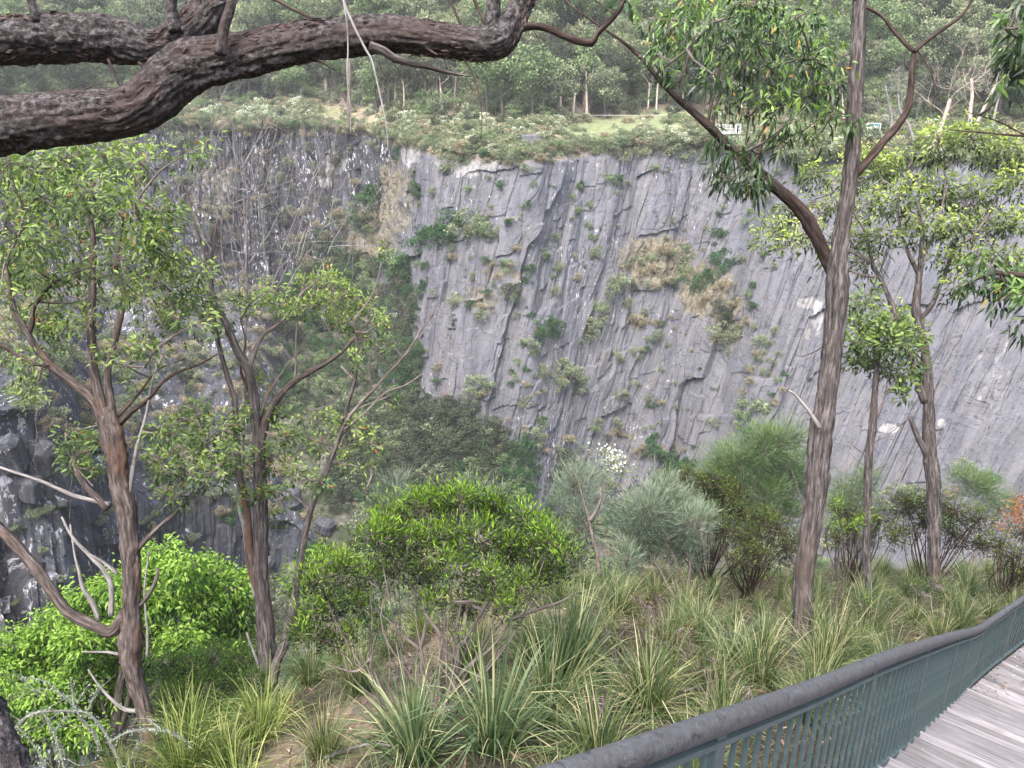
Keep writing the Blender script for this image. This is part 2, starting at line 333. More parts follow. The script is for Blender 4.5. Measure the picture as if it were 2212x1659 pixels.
mm, nt_, b_ = newmat('dark_timber', .8, .2); b_.inputs['Base Color'].default_value = (.06, .05, .045, 1); M['timber'] = mm
mm, nt_, b_ = newmat('sign_blue', .5, .3); b_.inputs['Base Color'].default_value = (.12, .28, .33, 1); M['sign'] = mm

# ------------------------------------------------------------------ the near bank and the gorge floor: one sheet
CREST = np.array([(-40, 2), (-12, 3), (-6, 4.2), (-3.1, 4.85), (-2.5, 7.0), (-1.87, 8.8), (-.76, 10.6), (.88, 14.3), (4.4, 17), (9.7, 18.7), (15.9, 20.5), (40, 24), (120, 30)])
RAILP = [W(*p) for p in ((900, 1800, 1.75), (1170, 1697, 2.05), (1475, 1589, 2.65), (1751, 1490, 3.8), (1908, 1425, 4.95), (2004, 1392, 6.1), (2066, 1373, 7.7), (2104, 1363, 9.3), (2124, 1354, 10.5), (2140, 1342, 11.0), (2212, 1293, 12.2), (2400, 1172, 15.0))]
RAILP = np.array(RAILP); RH = 1.02
def rail_near(x, y):
    """distance to the rail line in plan, signed (+ on the stair side), and the rail height there"""
    x = np.asarray(x, float); y = np.asarray(y, float); best = np.full(x.shape, 1e9); sg = np.zeros(x.shape); zz = np.zeros(x.shape)
    for k in range(len(RAILP) - 1):
        a, b = RAILP[k], RAILP[k + 1]; d = b[:2] - a[:2]; L2 = d @ d
        t = ((x - a[0]) * d[0] + (y - a[1]) * d[1]) / L2
        if k == 0: t = np.minimum(t, 1)
        elif k == len(RAILP) - 2: t = np.maximum(t, 0)
        else: t = np.clip(t, 0, 1)
        t = np.clip(t, -2, 2)
        ex = x - a[0] - t * d[0]; ey = y - a[1] - t * d[1]; dd = np.hypot(ex, ey); s = np.where(d[0] * ey - d[1] * ex > 0, -1., 1.)
        m = dd < best; best = np.where(m, dd, best); sg = np.where(m, s, sg); zz = np.where(m, a[2] + t * (b[2] - a[2]), zz)
    return best * sg, zz
def bankz(x, y):
    x = np.asarray(x, float); y = np.asarray(y, float); yc = np.interp(x, CREST[:, 0], CREST[:, 1]); y0 = np.minimum(y, yc)
    z = -1.75 - .58 * y0 + .25 * np.minimum(x, 0) - .07 * np.clip(x, 0, 5) ; z = np.where(x < -6, z + .12 * (-6 - x) * .0, z)
    z = z + .16 * fbm(x * .6, y * .6, 4, 4) + .05 * fbm(x * 3, y * 3, 8, 3)
    over = np.maximum(y - yc, 0); z = z - (.75 * over + .45 * np.maximum(over - 3, 0))
    s, rz = rail_near(x, y); st = sstep(-.55, -.05, s) * (1 - sstep(2.2, 4, s)); z = z * (1 - st) + np.minimum(z, rz - RH - .4) * st
    near = (1 - sstep(.1, 1.0, -s)) * (s < 0); z = z * (1 - near) + near * np.minimum(z, rz - RH - .02)
    fl = -53 + 6 * fbm(x * .035 + 3, y * .035, 21, 5) + 9 * sstep(70, 105, y) * (1 - sstep(-5, 12, x)) + .8 * fbm(x * .3, y * .3, 31, 4)
    return np.maximum(z, fl) if True else z
def ray_bank(px, py):
    d = W(px, py, 1.0); t = np.linspace(1.5, 120, 4000); z = bankz(d[0] * t, d[1] * t); k = np.argmax(d[2] * t < z); return t[k]
def sinhgrid(a, b, n, c, k):
    s = np.linspace(math.asinh((a - c) / k), math.asinh((b - c) / k), n); return c + k * np.sinh(s)
def sheet(name, X, Y, Z, mat, attrs):
    ny, nx = X.shape; i = np.arange(ny - 1)[:, None] * nx; j = np.arange(nx - 1)[None]
    Q = np.stack([i + j, i + j + 1, i + nx + j + 1, i + nx + j], -1).reshape(-1, 4)
    me = mesh_from(name, np.stack([X, Y, Z], -1).reshape(-1, 3), Q, None, True)
    for k, v in attrs.items(): (putv if v.ndim == 3 else put)(me, k, v.reshape(-1, 3) if v.ndim == 3 else v.ravel())
    me.materials.append(mat); o = bpy.data.objects.new(name, me); C.objects.link(o); o['kind'] = 'structure'; return o
gx = sinhgrid(-260, 260, 420, 1, 5); gy = sinhgrid(-60, 135, 420, 7, 7); X, Y = np.meshgrid(gx, gy); Z = bankz(X, Y)
TRACK = np.array([W(*p)[:2] for p in ((560, 1720, 5.2), (640, 1650, 5.9), (740, 1575, 7.3), (860, 1500, 9), (1010, 1440, 10.8), (1180, 1400, 12.5))])
def dpoly(x, y, P):
    best = np.full(np.shape(x), 1e9)
    for k in range(len(P) - 1):
        a, b = P[k], P[k + 1]; d = b - a; t = np.clip(((x - a[0]) * d[0] + (y - a[1]) * d[1]) / (d @ d), 0, 1)
        best = np.minimum(best, np.hypot(x - a[0] - t * d[0], y - a[1] - t * d[1]))
    return best
YC = np.interp(X, CREST[:, 0], CREST[:, 1])
sheet('ground', X, Y, Z, M['ground'], {'sand': 1 - sstep(.15, .9, dpoly(X, Y, TRACK)), 'far': sstep(3, 9, Y - YC)})

# ------------------------------------------------------------------ cliffs
def cliff(name, ctl, us, rows, zones, seed=1, shear=.33, amp=1.0, cw=1.0, rimn=1.0):
    ctl = np.array(ctl, float); U = ctl[:, 0]
    def ip(k): 
        v = np.interp(us, U, ctl[:, k]); w = np.ones(9) / 9; return np.convolve(np.pad(v, 4, 'edge'), w, 'valid')
    xr, yr, zr, xb, yb, zb = [ip(k) for k in range(1, 7)]
    zr = zr + 1.1 * fbm(us * .012, 0 * us + seed, 61, 4) * rimn; yr = yr + 1.6 * fbm(us * .016, 0 * us + seed, 63, 4) * rimn
    q = np.linspace(0, 1, rows)[:, None]
    bul = np.sin(q * math.pi) * 1.0
    s1 = np.concatenate([[0], np.cumsum(np.hypot(np.diff(xr), np.diff(yr)))]); H = (zr - zb)[None]; qm = q * H * 1.08
    shc = (np.interp(us, *shear) if isinstance(shear, tuple) else np.full(len(us), shear))[None]
    S = s1[None] - qm * shc                                  # grid columns run along the joints
    I = lambda v: np.interp(S.ravel(), s1, v).reshape(S.shape)
    xr2, yr2, zr2, xb2, yb2, zb2 = [I(v) for v in (xr, yr, zr, xb, yb, zb)]
    X = xr2 * (1 - q) + xb2 * q; Y = yr2 * (1 - q) + yb2 * q - bul; Z = zr2 * (1 - q) + zb2 * q
    tx = np.gradient((xr + xb) / 2); ty = np.gradient((yr + yb) / 2); L = np.hypot(tx, ty) + 1e-9
    nx, ny = I(ty / L), I(-tx / L)                                 # outward, towards the gorge
    px, py, _ = proj(np.stack([X, Y, Z], -1)); zn = zones(px, py, X, Y, Z); s = S
    a = s1[None] + 0 * qm
    rough_ = zn['rough']
    D = 1.5 * fbm(s * .04, qm * .04, seed, 2)
    def layer(width, ln, am, sd, crack=0.0, jag=.12):
        width = width * 1.0
        aw = a / width + .35 * np.sin(a / width * 1.7 + sd); i = np.floor(aw); f = aw - i
        r = h2(i, 0, sd); l = ln * (.5 + 1.2 * h2(i, 1, sd)); j = np.floor(qm / l + r * 7 + jag * (f - .5)); 
        o = (h2(i, j, sd + 2) - .5) * 1.15 + .15 * (h2(i, 0 * j, sd + 4) - .5)
        tilt = (f - .5) * (h2(i, j, sd + 6) - .5) * .7
        cr = np.exp(-(np.minimum(f, 1 - f) * width / .09) ** 2) * (h2(i, np.floor(qm / (l * 2.6) + r * 3), sd + 8) > .5) * crack
        return am * (o + tilt) - cr
    big = layer(4.6 * cw, 13, 1.5, seed + 10, .4) ; med = layer(1.9 * cw, 5.5, .6, seed + 30, .3); sm = layer(.62 * cw, 4.2, .2, seed + 50, .1)
    D = D + amp * (big * (.5 + .5 * rough_) + med * (.2 + .8 * rough_) + sm * rough_ ** 3 * 1.3) + .1 * fbm(a * 2.2, qm * .7, seed + 70, 3)
    ledge = zn['veg'] * .7 * fbm(s * .5, qm * .5, seed + 80, 4); D = D + ledge
    edge = np.minimum(sstep(0, .03, q), 1); D = D * edge
    X = X + nx * D; Y = Y + ny * D; Z = Z + .25 * np.abs(D) * 0
    jv = np.stack([a, D * .6, qm], -1)
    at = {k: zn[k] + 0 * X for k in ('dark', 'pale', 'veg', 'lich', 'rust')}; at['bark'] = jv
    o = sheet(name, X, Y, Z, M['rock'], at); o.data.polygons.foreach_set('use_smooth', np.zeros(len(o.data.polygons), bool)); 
    return o, np.stack([X, Y, Z], -1), (X[0], Y[0], Z[0])
def rz(px, py, z):
    d = W(px, py, 1.0); return d * (z / d[2])
ZR = -12.0
rim = {-100: 262, 0: 262, 350: 268, 600: 268, 720: 270, 800: 282, 870: 305, 950: 318, 1050: 328, 1150: 330, 1250: 318, 1380: 310, 1500: 308, 1620: 318, 1700: 330, 1900: 335, 2212: 345, 2320: 350}
setb = [(-100, 8), (600, 8), (760, 14), (870, 26), (1106, 20), (1500, 24), (2320, 26)]
ctl = [(-1800, -230, -40, 0, -200, -40, -56), (-1200, -190, 20, -6, -170, 22, -56), (-600, -150, 105, -10, -138, 96, -56)]
for u in sorted(rim):
    p = rz(u, rim[u], ZR); k = np.interp(u, *zip(*setb)); f = (p[1] - k) / p[1]
    ctl.append((u, p[0], p[1], ZR, p[0] * f, p[1] * f, -55))
ctl += [(2800, 115, 80, -11, 100, 68, -56), (3400, 170, 10, -6, 150, 8, -56), (4000, 200, -50, 0, 175, -50, -56)]
# straw and dirt ledges as seen across the gorge: (px, py, rx, ry, strength)
LEDGE = [(790, 530, 90, 70, .75), (870, 420, 45, 60, .6), (830, 480, 70, 40, .7), (880, 560, 60, 40, .4), (1420, 560, 90, 55, 1), (1530, 620, 70, 60, 1), (1590, 700, 60, 80, .8),
         (1040, 640, 50, 30, .75), (1370, 690, 35, 25, .75), (1100, 350, 90, 22, .5), (1450, 340, 150, 25, .5), (1090, 590, 70, 25, .6), (1340, 945, 50, 12, .6), (1420, 970, 90, 22, .7), (1330, 1060, 70, 30, .6), (970, 330, 60, 18, .4), (1650, 560, 60, 40, .5), (1240, 600, 25, 20, .5),
         (1000, 480, 50, 25, .4), (1620, 830, 30, 50, .4), (2040, 880, 80, 40, .3), (1520, 400, 30, 14, .5), (1230, 330, 40, 20, .5), (900, 760, 60, 160, .4)]
def blob(px, py, L):
    v = 0 * px
    for (x, y, a, b, s) in L: v = np.maximum(v, s * np.clip(1.6 - np.hypot((px - x) / a, (py - y) / b), 0, 1))
    return v
WHITE = [(715, 355, 18, 30, 1), (700, 390, 22, 20, .8), (885, 330, 18, 22, 1), (1750, 655, 30, 12, 1), (1765, 690, 14, 40, .7), (1920, 925, 26, 10, 1), (2035, 915, 10, 10, .9), (1745, 720, 8, 22, .7), (500, 380, 10, 40, .9), (490, 400, 16, 16, .9), (2140, 800, 70, 130, .5), (1015, 355, 50, 22, .4)]
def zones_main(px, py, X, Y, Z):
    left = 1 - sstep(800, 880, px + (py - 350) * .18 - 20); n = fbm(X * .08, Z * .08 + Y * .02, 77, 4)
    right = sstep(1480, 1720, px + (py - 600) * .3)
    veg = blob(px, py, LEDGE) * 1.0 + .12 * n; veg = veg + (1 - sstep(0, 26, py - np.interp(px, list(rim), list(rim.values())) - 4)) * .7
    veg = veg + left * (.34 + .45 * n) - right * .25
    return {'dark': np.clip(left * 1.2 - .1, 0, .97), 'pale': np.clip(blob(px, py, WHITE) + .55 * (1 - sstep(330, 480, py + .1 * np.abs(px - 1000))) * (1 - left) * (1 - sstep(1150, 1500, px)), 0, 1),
            'veg': np.clip(veg, 0, 1), 'lich': np.clip(.62 * left + .35 * (1 - right) * (1 - left) - .45 * right + .1, -.4, 1),
            'rough': np.clip(.52 + .55 * left - .25 * right + .5 * n, .15, 1.2), 'rust': blob(px, py, [(960, 780, 40, 110, .55), (640, 400, 60, 120, .3), (690, 440, 30, 60, .5)]),
            'shear': .3 * (1 - left) * .9 + .04}
us = np.concatenate([np.linspace(-1800, -130, 70)[:-1], np.linspace(-130, 2330, 1500), np.linspace(2330, 4000, 60)[1:]])
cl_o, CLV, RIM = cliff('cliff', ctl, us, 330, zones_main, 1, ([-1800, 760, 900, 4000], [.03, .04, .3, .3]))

lows = [(-150, 868, 56), (60, 890, 58), (120, 925, 62), (180, 1010, 72), (300, 1045, 78), (420, 1060, 83), (520, 1078, 87), (600, 1120, 90), (700, 1180, 93)]
ctl2 = [(-900, -110, 20, -20, -100, 18, -60), (-450, -70, 45, -22, -64, 40, -60)]
for (u, v, t) in lows:
    p = W(u, v, t); ctl2.append((u, p[0], p[1], p[2], p[0] * .93, p[1] * .93 - 1, min(-58, p[2] - 6)))
def zones_low(px, py, X, Y, Z):
    n = fbm(X * .12, Z * .12, 78, 4); near = 1 - sstep(100, 190, px); w = .9 - .35 * near
    return {'dark': np.clip(w + .15 * n, 0, 1) + 0 * px, 'pale': np.clip(.12 * near * (1 + n), 0, .5), 'veg': np.clip(.22 + .5 * n, 0, 1), 'lich': .5 + .25 * near + 0 * px, 'rough': .95 + 0 * px, 'rust': 0 * px, 'shear': .1 + 0 * px}
us2 = np.concatenate([np.linspace(-900, -160, 40)[:-1], np.linspace(-160, 700, 420)])
lo_o, LOV, RIM2 = cliff('lower_cliff', ctl2, us2, 200, zones_low, 5, .1, 1.2, 1.1)
# vegetated ledge slope between the lower cliff's rim and the foot of the dark cliff
n2 = len(us2); wv = np.linspace(0, 1, 200)[:, None]
bx = np.interp(us2, ctl_u := [c[0] for c in ctl], [c[4] for c in ctl]); by = np.interp(us2, ctl_u, [c[5] for c in ctl])
LX = RIM2[0][None] * (1 - wv) + (bx[None] * 1.03) * wv; LY = RIM2[1][None] * (1 - wv) + (by[None] + 6) * wv
LZ = RIM2[2][None] + (-37 - 20 * sstep(520, 690, us2)[None] - RIM2[2][None]) * sstep(0, 1.0, wv) * 1.0 + sstep(0, .1, wv) * (2.6 * fbm(LX * .11, LY * .11, 90, 5) + 1.0 * fbm(LX * .5, LY * .5, 91, 4))
lpx, lpy, _ = proj(np.stack([LX, LY, LZ], -1))
z1 = zones_low(lpx, lpy, LX, LY, LZ)
nn = fbm(LX * .09, LY * .09, 95, 4)
SLV = np.stack([LX, LY, LZ], -1)
sheet('ledge', LX, LY, LZ, M['rock'], {'dark': .75 + 0 * LX, 'pale': 0 * LX, 'veg': np.clip(.3 + .6 * nn, 0, 1), 'lich': .6 + 0 * LX, 'rust': 0 * LX, 'bark': np.stack([LX, LY * .3, -LZ * 1.6], -1)})

# hillside behind the rim
wv = np.concatenate([np.linspace(0, 60, 120), np.linspace(62, 420, 70)])[:, None]
cols = slice(None, None, 4); hx, hy, hz = RIM[0][cols][None], RIM[1][cols][None], RIM[2][cols][None]
cxm, cym = 0.0, 40.0; dx, dy = hx - cxm, hy - cym; dl = np.hypot(dx, dy); dx, dy = dx / dl, dy / dl
HX = hx + dx * (wv); HY = hy + dy * (wv)
HZ = hz + sstep(0, 3, wv) * .5 + np.minimum(wv, 22) * .09 + np.maximum(wv - 22, 0) * .5 + sstep(1, 8, wv) * (.7 * fbm(HX * .1, HY * .1, 40, 4)) + sstep(30, 80, wv) * 5 * fbm(HX * .02, HY * .02, 44, 3)
hpx, hpy, _ = proj(np.stack([HX, HY, HZ], -1)); HV = np.stack([HX, HY, HZ], -1)
sheet('hillside', HX, HY, HZ, M['hill'], {'lawn': np.clip(sstep(1180, 1250, hpx) * (1 - sstep(1960, 2060, hpx)), 0, 1) * (1 - sstep(17, 24, wv)) * sstep(3, 7, wv), 'forest': sstep(17, 26, wv) + 0 * HX})

# ------------------------------------------------------------------ stairway and its railing
def box(mb, c, ax, ay, az, tint=.5):
    c, ax, ay, az = [np.asarray(v, float) for v in (c, ax, ay, az)]
    V = [c + i * ax + j * ay + k * az for k in (-1, 1) for j in (-1, 1) for i in (-1, 1)]
    mb.add(V, [[0, 2, 3, 1], [4, 5, 7, 6], [0, 1, 5, 4], [2, 6, 7, 3], [0, 4, 6, 2], [1, 3, 7, 5]], None, tint)
RP, _ = catmull(RAILP, np.zeros(len(RAILP)), .05)
for _k in range(1): RP[1:-1] = (RP[:-2] + RP[1:-1] + RP[2:]) / 3
RS = np.concatenate([[0], np.cumsum(np.linalg.norm(np.diff(RP[:, :2], axis=0), axis=1))])
def at_rail(s): return np.array([np.interp(s, RS, RP[:, k]) for k in range(3)])
def dir_rail(s):
    d = at_rail(min(s + .1, RS[-1])) - at_rail(max(s - .1, 0)); return d / np.linalg.norm(d)
fence = empty('stair_railing', at_rail(1.0) - [0, 0, RH], 'long green-grey steel picket railing with thick weathered top rail beside the boardwalk stair', 'railing')
mb = MB(); k0 = RP[::3]; tube(mb, np.vstack([k0, RP[-1:]]), np.full(len(k0) + 1, .0425), 28, .06, 0); mb.build('handrail', M['rail'], fence, True)
for zoff, hw, nm in ((-.085, .0125, 'top_bar'), (-RH + .06, .018, 'bottom_bar')):
    mb = MB(); PP = RP[::4]
    for a, b in zip(PP[:-1], PP[1:]):
        d = (b - a); n = np.cross(d / np.linalg.norm(d), [0, 0, 1.]); n /= np.linalg.norm(n)
        box(mb, (a + b) / 2 + [0, 0, zoff], d * .502, n * .022, np.array([0, 0, 1.]) * hw)
    mb.build(nm, M['picket'], fence)
org = np.array(fence.location)
pk = MB(); tube(pk, [[0, 0, -RH + .06], [0, 0, -.09]], [.0122, .0122], 8, 2, 0, fs=0); me_p = pk.build('picket', M['picket']); me_p.parent = fence; mesh_p = me_p.data
pst = MB(); box(pst, [0, 0, -RH / 2 - .06], [.038, 0, 0], [0, .016, 0], [0, 0, RH / 2 + .03]); box(pst, [0, 0, -RH - .04], [.05, 0, 0], [0, .045, 0], [0, 0, .006])
post0 = pst.build('post', M['picket']); post0.parent = fence
post_s = []; s = .35
TGT = [(1560, 1560), (1889, 1448), (2005, 1395), (2071, 1378), (2101, 1372)]
for q in TGT:
    ppx, ppy, _ = proj(RP); post_s.append(RS[int(np.argmin(np.abs(ppx - q[0])))])
s = post_s[-1] + 1.6
while s < RS[-1] - .1: post_s.append(s); s += 1.7
post_s.append(.3)
for k, s in enumerate(post_s):
    o = post0 if k == 0 else post0.copy(); (C.objects.link(o) if k else None); p = at_rail(s); d = dir_rail(s)
    o.location = p - org; o.rotation_euler.z = math.atan2(d[1], d[0]); o.parent = fence
s = .12; first = True; npick = 0
while s < RS[-1] and npick < 260:
    if min(abs(s - q) for q in post_s) > .045:
        o = me_p if first else me_p.copy(); (None if first else C.objects.link(o)); first = False
        o.location = at_rail(s) - org; o.parent = fence; npick += 1
    s += .125
# stair treads: pairs of boards, then a ramp of close boards beyond the bend
stair = empty('timber_stairway', at_rail(2.0) + [.8, -.8, -RH], 'grey weathered timber boardwalk stair descending beside the steel railing', 'boardwalk')
so = np.array(stair.location); WD = 1.55
bm = MB(); box(bm, [0, 0, -.0175], [WD / 2 + .05, 0, 0], [0, .063, 0], [0, 0, .0175]); b0 = bm.build('board', M['board']); b0.parent = stair
bevel = b0.modifiers.new('b', 'BEVEL'); bevel.width = .006; bevel.segments = 2
sbend = RS[int(np.argmin(np.abs(proj(RP)[0] - 2124)))]
s = .05; first = True; k = 0; rz_ = None; nb = 0
while s < RS[-1] - .2 and nb < 200:
    d = dir_rail(s); dh = nrm(np.array([d[0], d[1], 0])); n = np.array([dh[1], -dh[0], 0]); p = at_rail(s)
    if s < sbend - .3:
        if k % 2 == 0: rz_ = p[2] - RH - .02; s_next = s + .142
        else: s_next = s + .15
        z = rz_
    else: z = p[2] - RH - .03; s_next = s + .146
    o = b0 if first else b0.copy(); (None if first else C.objects.link(o)); first = False
    o.parent = stair; o.location = p * [1, 1, 0] + n * (WD / 2 + .06) + np.array([0, 0, z]) - so
    o.rotation_euler = (0, 0, math.atan2(n[1], n[0]) + rnd.uniform(-.004, .004)); nb += 1; k += 1; s = s_next
for off in (.14, WD - .1):
    mb = MB(); PP = [q for q in RP[::6]]
    for a, b in zip(PP[:-1], PP[1:]):
        d = b - a; n = nrm(np.cross(d, [0, 0, 1.])); box(mb, (a + b) / 2 + n * off + [0, 0, -RH - .24], d * .52, n * .025, np.array([0, 0, .1]))
    mb.build('stringer', M['timber'], stair)
# second pale rail seen through the pickets
pr = MB(); tube(pr, [W(1640, 1700, 6.2), W(1668, 1582, 6.5), W(1700, 1550, 6.8), W(1745, 1525, 7.2), W(1798, 1499, 7.8), W(1850, 1480, 8.4)], [.024] * 6, 10, .1)
tag(pr.build('lower_rail', M['picket'], None, True), 'pale steel rail curving up through the grass behind the railing pickets', 'rail')
# leaf litter along the edge of the boards
mb = MB(); n = 420; ss = rng.uniform(1.5, RS[-1] - .3, n); P = []; 
for s_ in ss:
    d = dir_rail(s_); nn_ = nrm(np.array([d[1], -d[0], 0])); P.append(at_rail(s_) + nn_ * (.07 + abs(rng.normal()) * .22) + [0, 0, -RH + .03])
leaves(mb, P, rng.normal(size=(n, 3)) * [1, 1, .15], rng.uniform(.03, .075, n), .018, rng.random(n), .1)
o = mb.build('leaf_litter', leafmat('litter', [(0, (.08, .05, .03)), (.6, (.22, .13, .08)), (1, (.5, .42, .34))], .1)); tag(o, kind='stuff')

# ------------------------------------------------------------------ trees: limbs traced in space, twigs and leaves grown on them
class Tree:
    def __init__(s, name, label, cat, base, group=None):
        s.e = empty(name, base, label, cat, group); s.skel = []; s.tw = MB(); s.lf = MB()
    def limb(s, pts, radii, mat, name='limb', sides=14, step=.06, rough=.35, t=None, px=True, smooth=True):
        """pts: (px, py, depth) traced points turned to space; radii in frame units"""
        if px:
            P = [W(*p) for p in pts]; R = [r * p[2] / FPX for r, p in zip(radii, pts)]
        else: P = pts; R = radii
        mb = MB(); PP, RR = tube(mb, P, R, sides, step, rough); s.skel.append(PP)
        return mb.build(name, mat, s.e, smooth)
    def thin(s, P, R, sides=4, step=.15): 
        PP, RR = tube(s.tw, P, R, sides, step, 0, fs=0); s.skel.append(PP)
    def near(s, c):
        best = None; bd = 1e9
        for P in s.skel:
            d = np.linalg.norm(P - c, axis=1) + .35 * np.maximum(P[:, 2] - c[2], 0); k = int(np.argmin(d))
            if d[k] < bd: bd = d[k]; best = P[k]
        return best
    def cluster(s, c, R, clumps, per, cr, L, Wd, up=.0, droop=.3, t0=.25, t1=.75, lance=True, flat=.8, join=True, out=.6, twr=.0075, odd=.012, ts=.18, jit=.55):
        c = np.asarray(c, float)
        if join and s.skel:
            q = s.near(c); m = (q + c) / 2 + rng.normal(size=3) * .08 * np.linalg.norm(c - q) + [0, 0, -.05 * np.linalg.norm(c - q)]
            if np.linalg.norm(c - q) > .05: s.thin([q, m, c], [twr * 2.2, twr * 1.6, twr], 5, .2)
        B = ball(clumps, .45) * R * [1.15, 1.15, flat * 1.12]
        for b in B:
            cc = c + b
            if rng.random() < .8: tube(s.tw, [c + b * .1, c + b * .6 + rng.normal(size=3) * R * .08, cc], [twr, twr * .7, twr * .3], 3, .25, 0, cap=False, fs=0)
            n = max(3, int(per * rng.uniform(.6, 1.4))); o = ball(n, .6) * cr * np.where(rng.random(n) < .15, 1.9, 1.05)[:, None]; P = cc + o
            D = nrm(o + 1e-6) * .5 + nrm(b) * out + rng.normal(size=(n, 3)) * jit + [0, 0, up]
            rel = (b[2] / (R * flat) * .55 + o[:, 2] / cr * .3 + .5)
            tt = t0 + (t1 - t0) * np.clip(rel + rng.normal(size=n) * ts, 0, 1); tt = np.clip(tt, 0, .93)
            tt = np.where(rng.random(n) < odd, rng.uniform(.95, 1, n), tt)
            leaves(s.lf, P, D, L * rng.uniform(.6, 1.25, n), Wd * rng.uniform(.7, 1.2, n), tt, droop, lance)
    def clusters(s, lst, t, spread, **kw):
        """lst: (px, py, r) in the frame; leaf sizes in metres"""
        for it in lst:
            tt = t + rng.uniform(-spread, spread) if len(it) < 4 else it[3]
            c = W(it[0], it[1], tt); R = it[2] * tt / FPX; k = dict(kw)
            dens = k.pop('dens', 1.0); cr = k.pop('cr', .12); per = k.pop('per', 14)
            n = max(3, int(dens * (R / cr) ** 2 * 6.0)); s.cluster(c, R, n, per, cr, **k)
    def bare(s, P, D, L, r, depth, curl=.35, sides=4):
        D = nrm(D); n = 5; pts = [P]; d = D
        for k in range(n): d = nrm(d + rng.normal(size=3) * curl * .4 + [0, 0, .06]); pts.append(pts[-1] + d * L / n)
        tube(s.tw, pts, np.linspace(r, r * .45, n + 1), sides, L / 8, 0, fs=0)
        if depth <= 0: return
        for k in range(rnd.randint(2, 4)):
            i = rnd.randint(2, n); s.bare(pts[i], d * .9 + rng.normal(size=3) * .65, L * rnd.uniform(.5, .8), r * .5, depth - 1, curl, 3)
    def done(s, leaf=None, twig=None):
        a = s.tw.build('twigs', twig or M['twig'], s.e, False, 'stuff')
        b = s.lf.build('foliage', leaf, s.e, False, 'stuff') if leaf else None
        return s.e
def L3(pts, t0, t1=None):
    t1 = t0 if t1 is None else t1; n = len(pts) - 1
    return [(p[0], p[1], t0 + (t1 - t0) * k / max(n, 1)) for k, p in enumerate(pts)]

# --- the old tree whose boughs cross the top of the view
tb = 4.9
T = Tree('overhanging_tree', 'large old tree with two thick dark rough-barked boughs reaching across the top', 'tree', W(-110, 1800, 4.9))
base = W(-20, 1900, 4.6)
trunk = [W(5, 2050, 4.4), W(-10, 1760, 4.6), W(-45, 1620, 4.8), W(-120, 1450, 5.0), W(-260, 1150, 5.1), W(-420, 800, 5.2), W(-520, 500, 5.2), W(-540, 200, 5.3), W(-560, -200, 5.4), W(-500, -700, 5.6)]
T.limb(trunk, [.26, .22, .2, .2, .19, .19, .185, .18, .15, .1], M['bark_bough'], 'trunk', 64, .03, .3, px=False)
b1 = [(-540, 250), (-330, 235), (-160, 140), (-70, 96), (0, 88), (70, 84), (150, 82), (233, 84), (333, 104), (395, 78), (438, 38), (470, -20), (500, -120), (520, -300)]
T.limb(L3(b1, 5.2, 5.5), [50, 48, 44, 44, 46, 47, 49, 49, 35, 35, 36, 36, 32, 26], M['bark_bough'], 'bough', 96, .012, .22)
b2 = [(-520, 520), (-330, 430), (-160, 315), (-70, 285), (0, 271), (70, 262), (133, 256), (200, 250), (262, 243), (318, 218), (360, 178), (410, 145), (467, 130), (567, 110), (667, 90), (737, 79), (800, 74), (870, 76), (970, 90), (1037, 97), (1080, 88), (1104, 55), (1125, 12), (1150, -40), (1180, -150)]
r2 = [60, 60, 60, 58, 57, 54, 52, 51, 49, 50, 52, 50, 46, 42, 41, 42, 41, 38, 33, 35, 34, 28, 23, 22, 18]
T.limb(L3(b2, 5.1, 5.0), r2, M['bark_bough'], 'bough', 96, .012, .22)
def lb(pts, t, r0, r1, mat='bark_bough', tree=None, name='branch', sides=12, rough=.3, t2=None, step=.03):
    rr = r0 if isinstance(r0, list) else list(np.linspace(r0, r1, len(pts)))
    return (tree or T).limb(L3(pts, t, t2), rr, M[mat], name, sides, step, rough)
lb([(1067, 75), (1066, 30), (1067, -20), (1060, -120)], 5.0, 16, 13, sides=32)
lb([(1110, 62), (1154, 57), (1187, 63), (1237, 85), (1277, 93), (1290, 73), (1330, 33), (1352, -5), (1365, -40)], 5.0, [10, 8, 7, 8, 8, 6, 5, 5, 4], 0, 'bark_dark', sides=14)
lb([(477, 118), (483, 67), (503, 0), (515, -60)], 4.85, [12, 11, 9, 8], 0, sides=24)
lb([(440, 35), (465, 12), (500, 0), (540, -30)], 5.2, 5, 4)
lb([(380, 70), (372, 30), (368, -30)], 5.3, 14, 10, sides=24); lb([(425, 50), (415, 10), (412, -40)], 5.4, 14, 12, sides=24)
lb([(80, 48), (72, 20), (60, -30)], 5.2, 10, 7, sides=20)
lb([(800, 98), (832, 112), (854, 127), (890, 138), (920, 143), (945, 150), (970, 157), (1017, 165)], 4.95, [11, 10, 8, 6, 5.5, 5, 3.5, 1.5], 0, 'bark_grey', rough=.5)
lb([(738, -30), (744, 7), (770, 67), (792, 110), (804, 133), (820, 200), (834, 267), (839, 325)], 4.7, [3, 3, 2.6, 2.4, 2.2, 1.9, 1.5, 1], 0, 'dead', sides=7)
lb([(737, -20), (748, 40), (752, 100), (750, 167), (757, 233), (757, 290)], 4.8, 2.2, 1.1, 'dead', sides=6)
